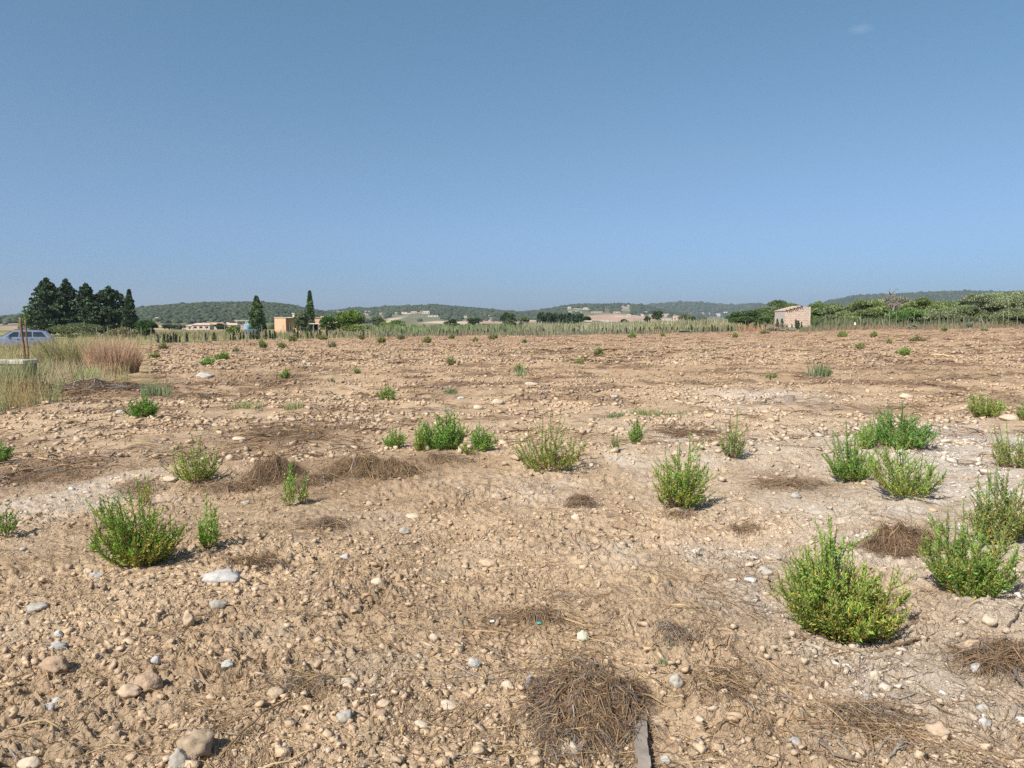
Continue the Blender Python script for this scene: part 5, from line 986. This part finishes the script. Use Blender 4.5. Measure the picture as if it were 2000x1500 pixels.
FH = [(392, 330, 34, 631, 641, PK, PT, 'pink roofed farmhouse at left, wider of the two behind the dry grass', 1, 3), (420, 345, 30, 630, 641, PK, RT, 'pink roofed farmhouse at left, right one of the two', 1, 2), (370, 335, 14, 634, 642, CRM, PT, 'low cream shed at the left end of the pink farmhouses', 1, 1), (450, 360, 24, 631, 638, PK, PT, 'low pink roofed building right of the farmhouses', 1, 2),
 (307, 1000, 12, 619.5, 625.5, WH, PT, 'white house alone low on the wooded left hill', 1, 2), (475, 800, 26, 625, 630, CRM, PT, 'long pale building behind the bushy cypress', 0, 4), (665, 1000, 14, 608, 613, PK, PT, 'pale ruin on the saddle left of the bright round tree', 0, 1),
 (718, 1500, 10, 607, 612, WH, PT, 'white house on the slope right of the bright round tree', 1, 2), (745, 1480, 8, 606, 610, CRM, RT, 'small cream house high on the middle hill', 1, 1), (771, 1450, 12, 610, 613.5, CRM, PT, 'cream house by the brown clearing', 1, 2), (832, 1400, 14, 607, 612.5, WH, PT, 'brightest white villa on the middle hill', 1, 3), (808, 1420, 12, 608, 612, CRM, PT, 'cream villa left of the brightest white one', 1, 2), (790, 1420, 10, 609, 612, WH, RT, 'small white house left of the cream villa', 1, 1), (846, 1250, 20, 615.5, 618.5, WH, PT, 'long low white house above the pink field', 0, 3),
 (909, 900, 6, 616.5, 620.5, CRM, PT, 'tiny cream tower house on the pink field', 0, 1), (957, 1450, 6, 614.5, 617.5, WH, PT, 'tiny white house right of the middle hill', 1, 1), (1112, 1700, 7, 599, 604, CRM, PT, 'cream house near the crest of the centre right hill', 1, 1), (1144, 1650, 10, 600.5, 604.5, WH, PT, 'white house with terraces on the centre right hill', 1, 2), (1134, 1500, 4, 608.5, 612, WH, PT, 'tiny white cube house on the brown slope', 0, 1), (1116, 1500, 5, 611, 613.5, WH, RT, 'tiny white house left of the cube house', 1, 1), (1166, 1450, 22, 608, 611.5, CRM, PT, 'long cream row on the brown slope', 0, 4),
 (1185, 1700, 8, 598.5, 601, CRM, PT, 'cream house left on the crest of the centre right hill', 1, 1), (1222, 1700, 14, 595.5, 598, WH, PT, 'long white house on the crest of the centre right hill', 0, 3), (1205, 1300, 14, 608.5, 612, PK, PT, 'pink farmhouse at the foot of the centre right hill', 1, 2), (1228, 900, 9, 613.5, 618.5, CRM, PT, 'cream farmhouse in the plain left of the white barn', 1, 1), (1252, 850, 10, 613, 617, WH, PT, 'white barn in the plain', 1, 1), (1261, 800, 6, 608, 614, PK, PT, 'narrow pink tower house in the plain', 0, 1), (1272, 850, 9, 614, 617, PK, PT, 'low pink house right of the tower house', 1, 1),
 (1300, 700, 14, 612.5, 619, PK, RT, 'pink house left part of the long farmstead', 1, 2), (1322, 620, 14, 616, 627, PK, PT, 'tall pinkish block house of the long farmstead', 0, 2), (1302, 600, 20, 621, 625, CRM, PT, 'cream low arcade house before the long farmstead', 0, 4), (1318, 1400, 8, 611.5, 614, CRM, RT, 'cream house behind the long farmstead', 1, 1),
 (1368, 1300, 12, 610, 614, PK, PT, 'pink house on the right plain, first of three', 1, 2), (1384, 1300, 10, 611, 614.5, PK, RT, 'pink house on the right plain, second of three', 1, 2), (1397, 1320, 7, 612, 615, PK, PT, 'pink house on the right plain, third of three', 1, 1), (1403, 900, 8, 612, 618, WH, PT, 'pale house with lean roof left of the white gabled one', 1, 1), (1418, 850, 9, 609, 615, WH, WH, 'white gabled house standing out on the right plain', 1, 1), (1437, 1200, 16, 611, 614, CRM, PT, 'cream row right of the white gabled house', 0, 3),
 (1150, 200, 9, 628, 636, PK, CRM, 'small square pink ruin behind the pale reeds', 0, 1), (1333, 3300, 18, 596.5, 599, CRM, PT, 'long pale building high on the far blue hill', 0, 3), (1468, 2600, 6, 593, 595.5, WH, PT, 'white house on the knoll behind the dark low tree', 1, 1),
 (1650, 2600, 12, 590, 593, CRM, PT, 'pale house low on the big right hill, left one', 1, 2), (1660, 2500, 8, 590.5, 593.5, WH, PT, 'white house low on the big right hill, right of the pale one', 1, 1), (1619, 2300, 10, 597, 599.5, CRM, PT, 'cream house at the foot of the big right hill', 1, 1), (1676, 2900, 5, 583, 585.5, WH, PT, 'tiny white house up the big right hill', 1, 1), (1818, 2800, 6, 581, 583.5, WH, PT, 'tiny white house on the big right hill above the tree row', 1, 1), (1872, 3000, 6, 572, 574.5, CRM, PT, 'tiny cream house on the crest of the big right hill', 1, 1), (1162, 600, 5, 630, 634, WH, PT, 'tiny white hut in the windbreak', 0, 1)]
def hdepth(px, yb, d0):         # slide the house along its column until its foot shows at photo row yb
    ds = np.linspace(max(300, d0 * .6), 3400, 900); x_ = (px - 1000) / F * ds; row = 628 - (Hs(x_, ds) - CAMZ) / ds * F
    vis = np.minimum.accumulate(row) >= row - 1e-6; e = np.abs(row - yb) + np.where(vis, 0, 50) + np.abs(ds - d0) / d0 * .6; return float(ds[np.argmin(e)])
HP = []
for (px, dpt, w_, yt, yb, wc, rc, lab, g, wn_) in FH:
    d_ = hdepth(px, yb, dpt) if dpt > 600 else dpt
    HP.append((px, d_, w_)); house(px, d_, w_, yt, yb, wc, rc, lab, bool(g), wn_)

# ------------------------------------------------------------------ far woods on the hills
T_C = []
for k in range(6):
    v, f = ICO[2] if k < 6 else ICO[1]; v = v.copy(); v *= (1 + .35 * n3(v, 1.9, k + 11) + .22 * n3(v, 4.5, k + 23))[:, None]; v[:, 2] *= .8; T_C.append((v, f))
T_C1 = []
for k in range(5): v, f = ICO[1]; v = v.copy(); v *= (1 + .35 * n3(v, 1.9, k + 31) + .2 * n3(v, 4, k + 7))[:, None]; T_C1.append((v, f))
HXY = np.array([[(a - 1000) / F * b, b] for a, b, c_ in HP])
def woods(name, layer, n, px0, px1, s0, s1, cover, lab, temps, thr=0.0, base=.12, green=((.042, .060, .027), (.060, .075, .032), (.034, .050, .025))):
    rc, wd, prof = LAY[layer]; px = R(px0, px1, n); rr = rc - wd * (1 - base) * (1 - R(0, 1, n) ** .55) + 25
    an = np.arctan((px - 1000) / F * math.cos(PITCH)); x = rr * np.sin(an); y = rr * np.cos(an); t_ = (rr - (rc - wd)) / wd
    dn = fbm(x / 130, y / 300, 120 + layer, 3); k = (dn + R(-.12, .12, n) + cover * (t_ - .25)) > thr
    z = Hs(x, y); k &= hillz(x, y) > 3
    near = np.array([np.min(np.abs((px - a)) / (w_ * .65 + 2) + np.where(rr < b + 40, 0, 9) + np.where(rr > b - 260, 0, 9)) if False else 9 for a in ()]) if False else None
    for (a, b, w_) in HP: k &= ~((np.abs(px - a) < w_ * .6 + 1.5) & (rr < b + 15) & (rr > b - .16 * b))
    k &= ~clearing(x, y); x, y, z = x[k], y[k], z[k]; n = len(x); s = R(s0, s1, n) * (1 + .35 * (RNG.random(n) < .06)); sc = np.stack([s, s, s * R(.75, 1.15, n)], -1); cc = np.array(green)[RNG.integers(0, len(green), n)] * R(.7, 1.3, n)[:, None]
    v, f, c = scatter(temps, np.stack([x, y, z + s * .35], -1), sc, cc, .3); o = mesh(name, v, f, M['wood_far'], cols=c, smooth=True); tag(o, lab, 'woods', None, 'stuff')
woods('hill_woods', 0, 9000, -160, 720, 1.7, 3.4, 1.6, 'pine and scrub woods covering the nearest hill at left', T_C, -.2)
woods('middle_hill_woods', 1, 5200, 590, 1110, 2.6, 5.2, 1.5, 'dark woods on the low middle hill', T_C, .12)
woods('centre_hill_woods', 2, 4200, 990, 1380, 2.8, 5.4, 1.3, 'scattered dark trees on the hill right of centre', T_C1, .10)
woods('distant_hill_woods', 3, 3800, 1080, 1690, 6, 11, 1.4, 'blue green woods on the farthest hill', T_C1, -.3)
woods('big_hill_woods', 4, 7000, 1540, 2200, 5, 9, 1.8, 'dense woods covering the big hill at right', T_C1, -.5)
# hedgerow trees in the plain between fence and hills
n = 900; px = R(-100, 2100, n); dp = R(330, 1000, n) ; x = (px - 1000) / F * dp; y = dp; k = (np.abs(vnoise(x / 120, y / 60, 140)) < .07) ; x, y = x[k], y[k]; n = len(x); s = R(1.6, 3.2, n)
v, f, c = scatter(T_C, np.stack([x, y, Hs(x, y) + s * .4], -1), np.stack([s, s, s * .9], -1), np.array(((.06, .085, .035), (.085, .10, .045)))[RNG.integers(0, 2, n)] * R(.7, 1.3, n)[:, None], .3)
tag(mesh('hedgerows', v, f, M['wood_far'], cols=c, smooth=True), 'dark hedgerows crossing the plain before the hills', 'hedgerows', None, 'stuff')

# ------------------------------------------------------------------ haze
mb = MB(); mb.box(-6500, 6500, -6500, 6500, -14, 190); hz = mb.build('haze', mat('haze')); hz['kind'] = 'stuff'; hz['label'] = 'thin pale air over the whole valley'; hz['category'] = 'haze'
m = hz.data.materials[0]; t = m.node_tree; t.nodes.clear(); o = t.nodes.new('ShaderNodeOutputMaterial'); pv = t.nodes.new('ShaderNodeVolumePrincipled'); pv.inputs['Color'].default_value = (.80, .88, 1, 1); pv.inputs['Density'].default_value = 0.00012; pv.inputs['Anisotropy'].default_value = .2
t.links.new(pv.outputs[0], o.inputs['Volume'])
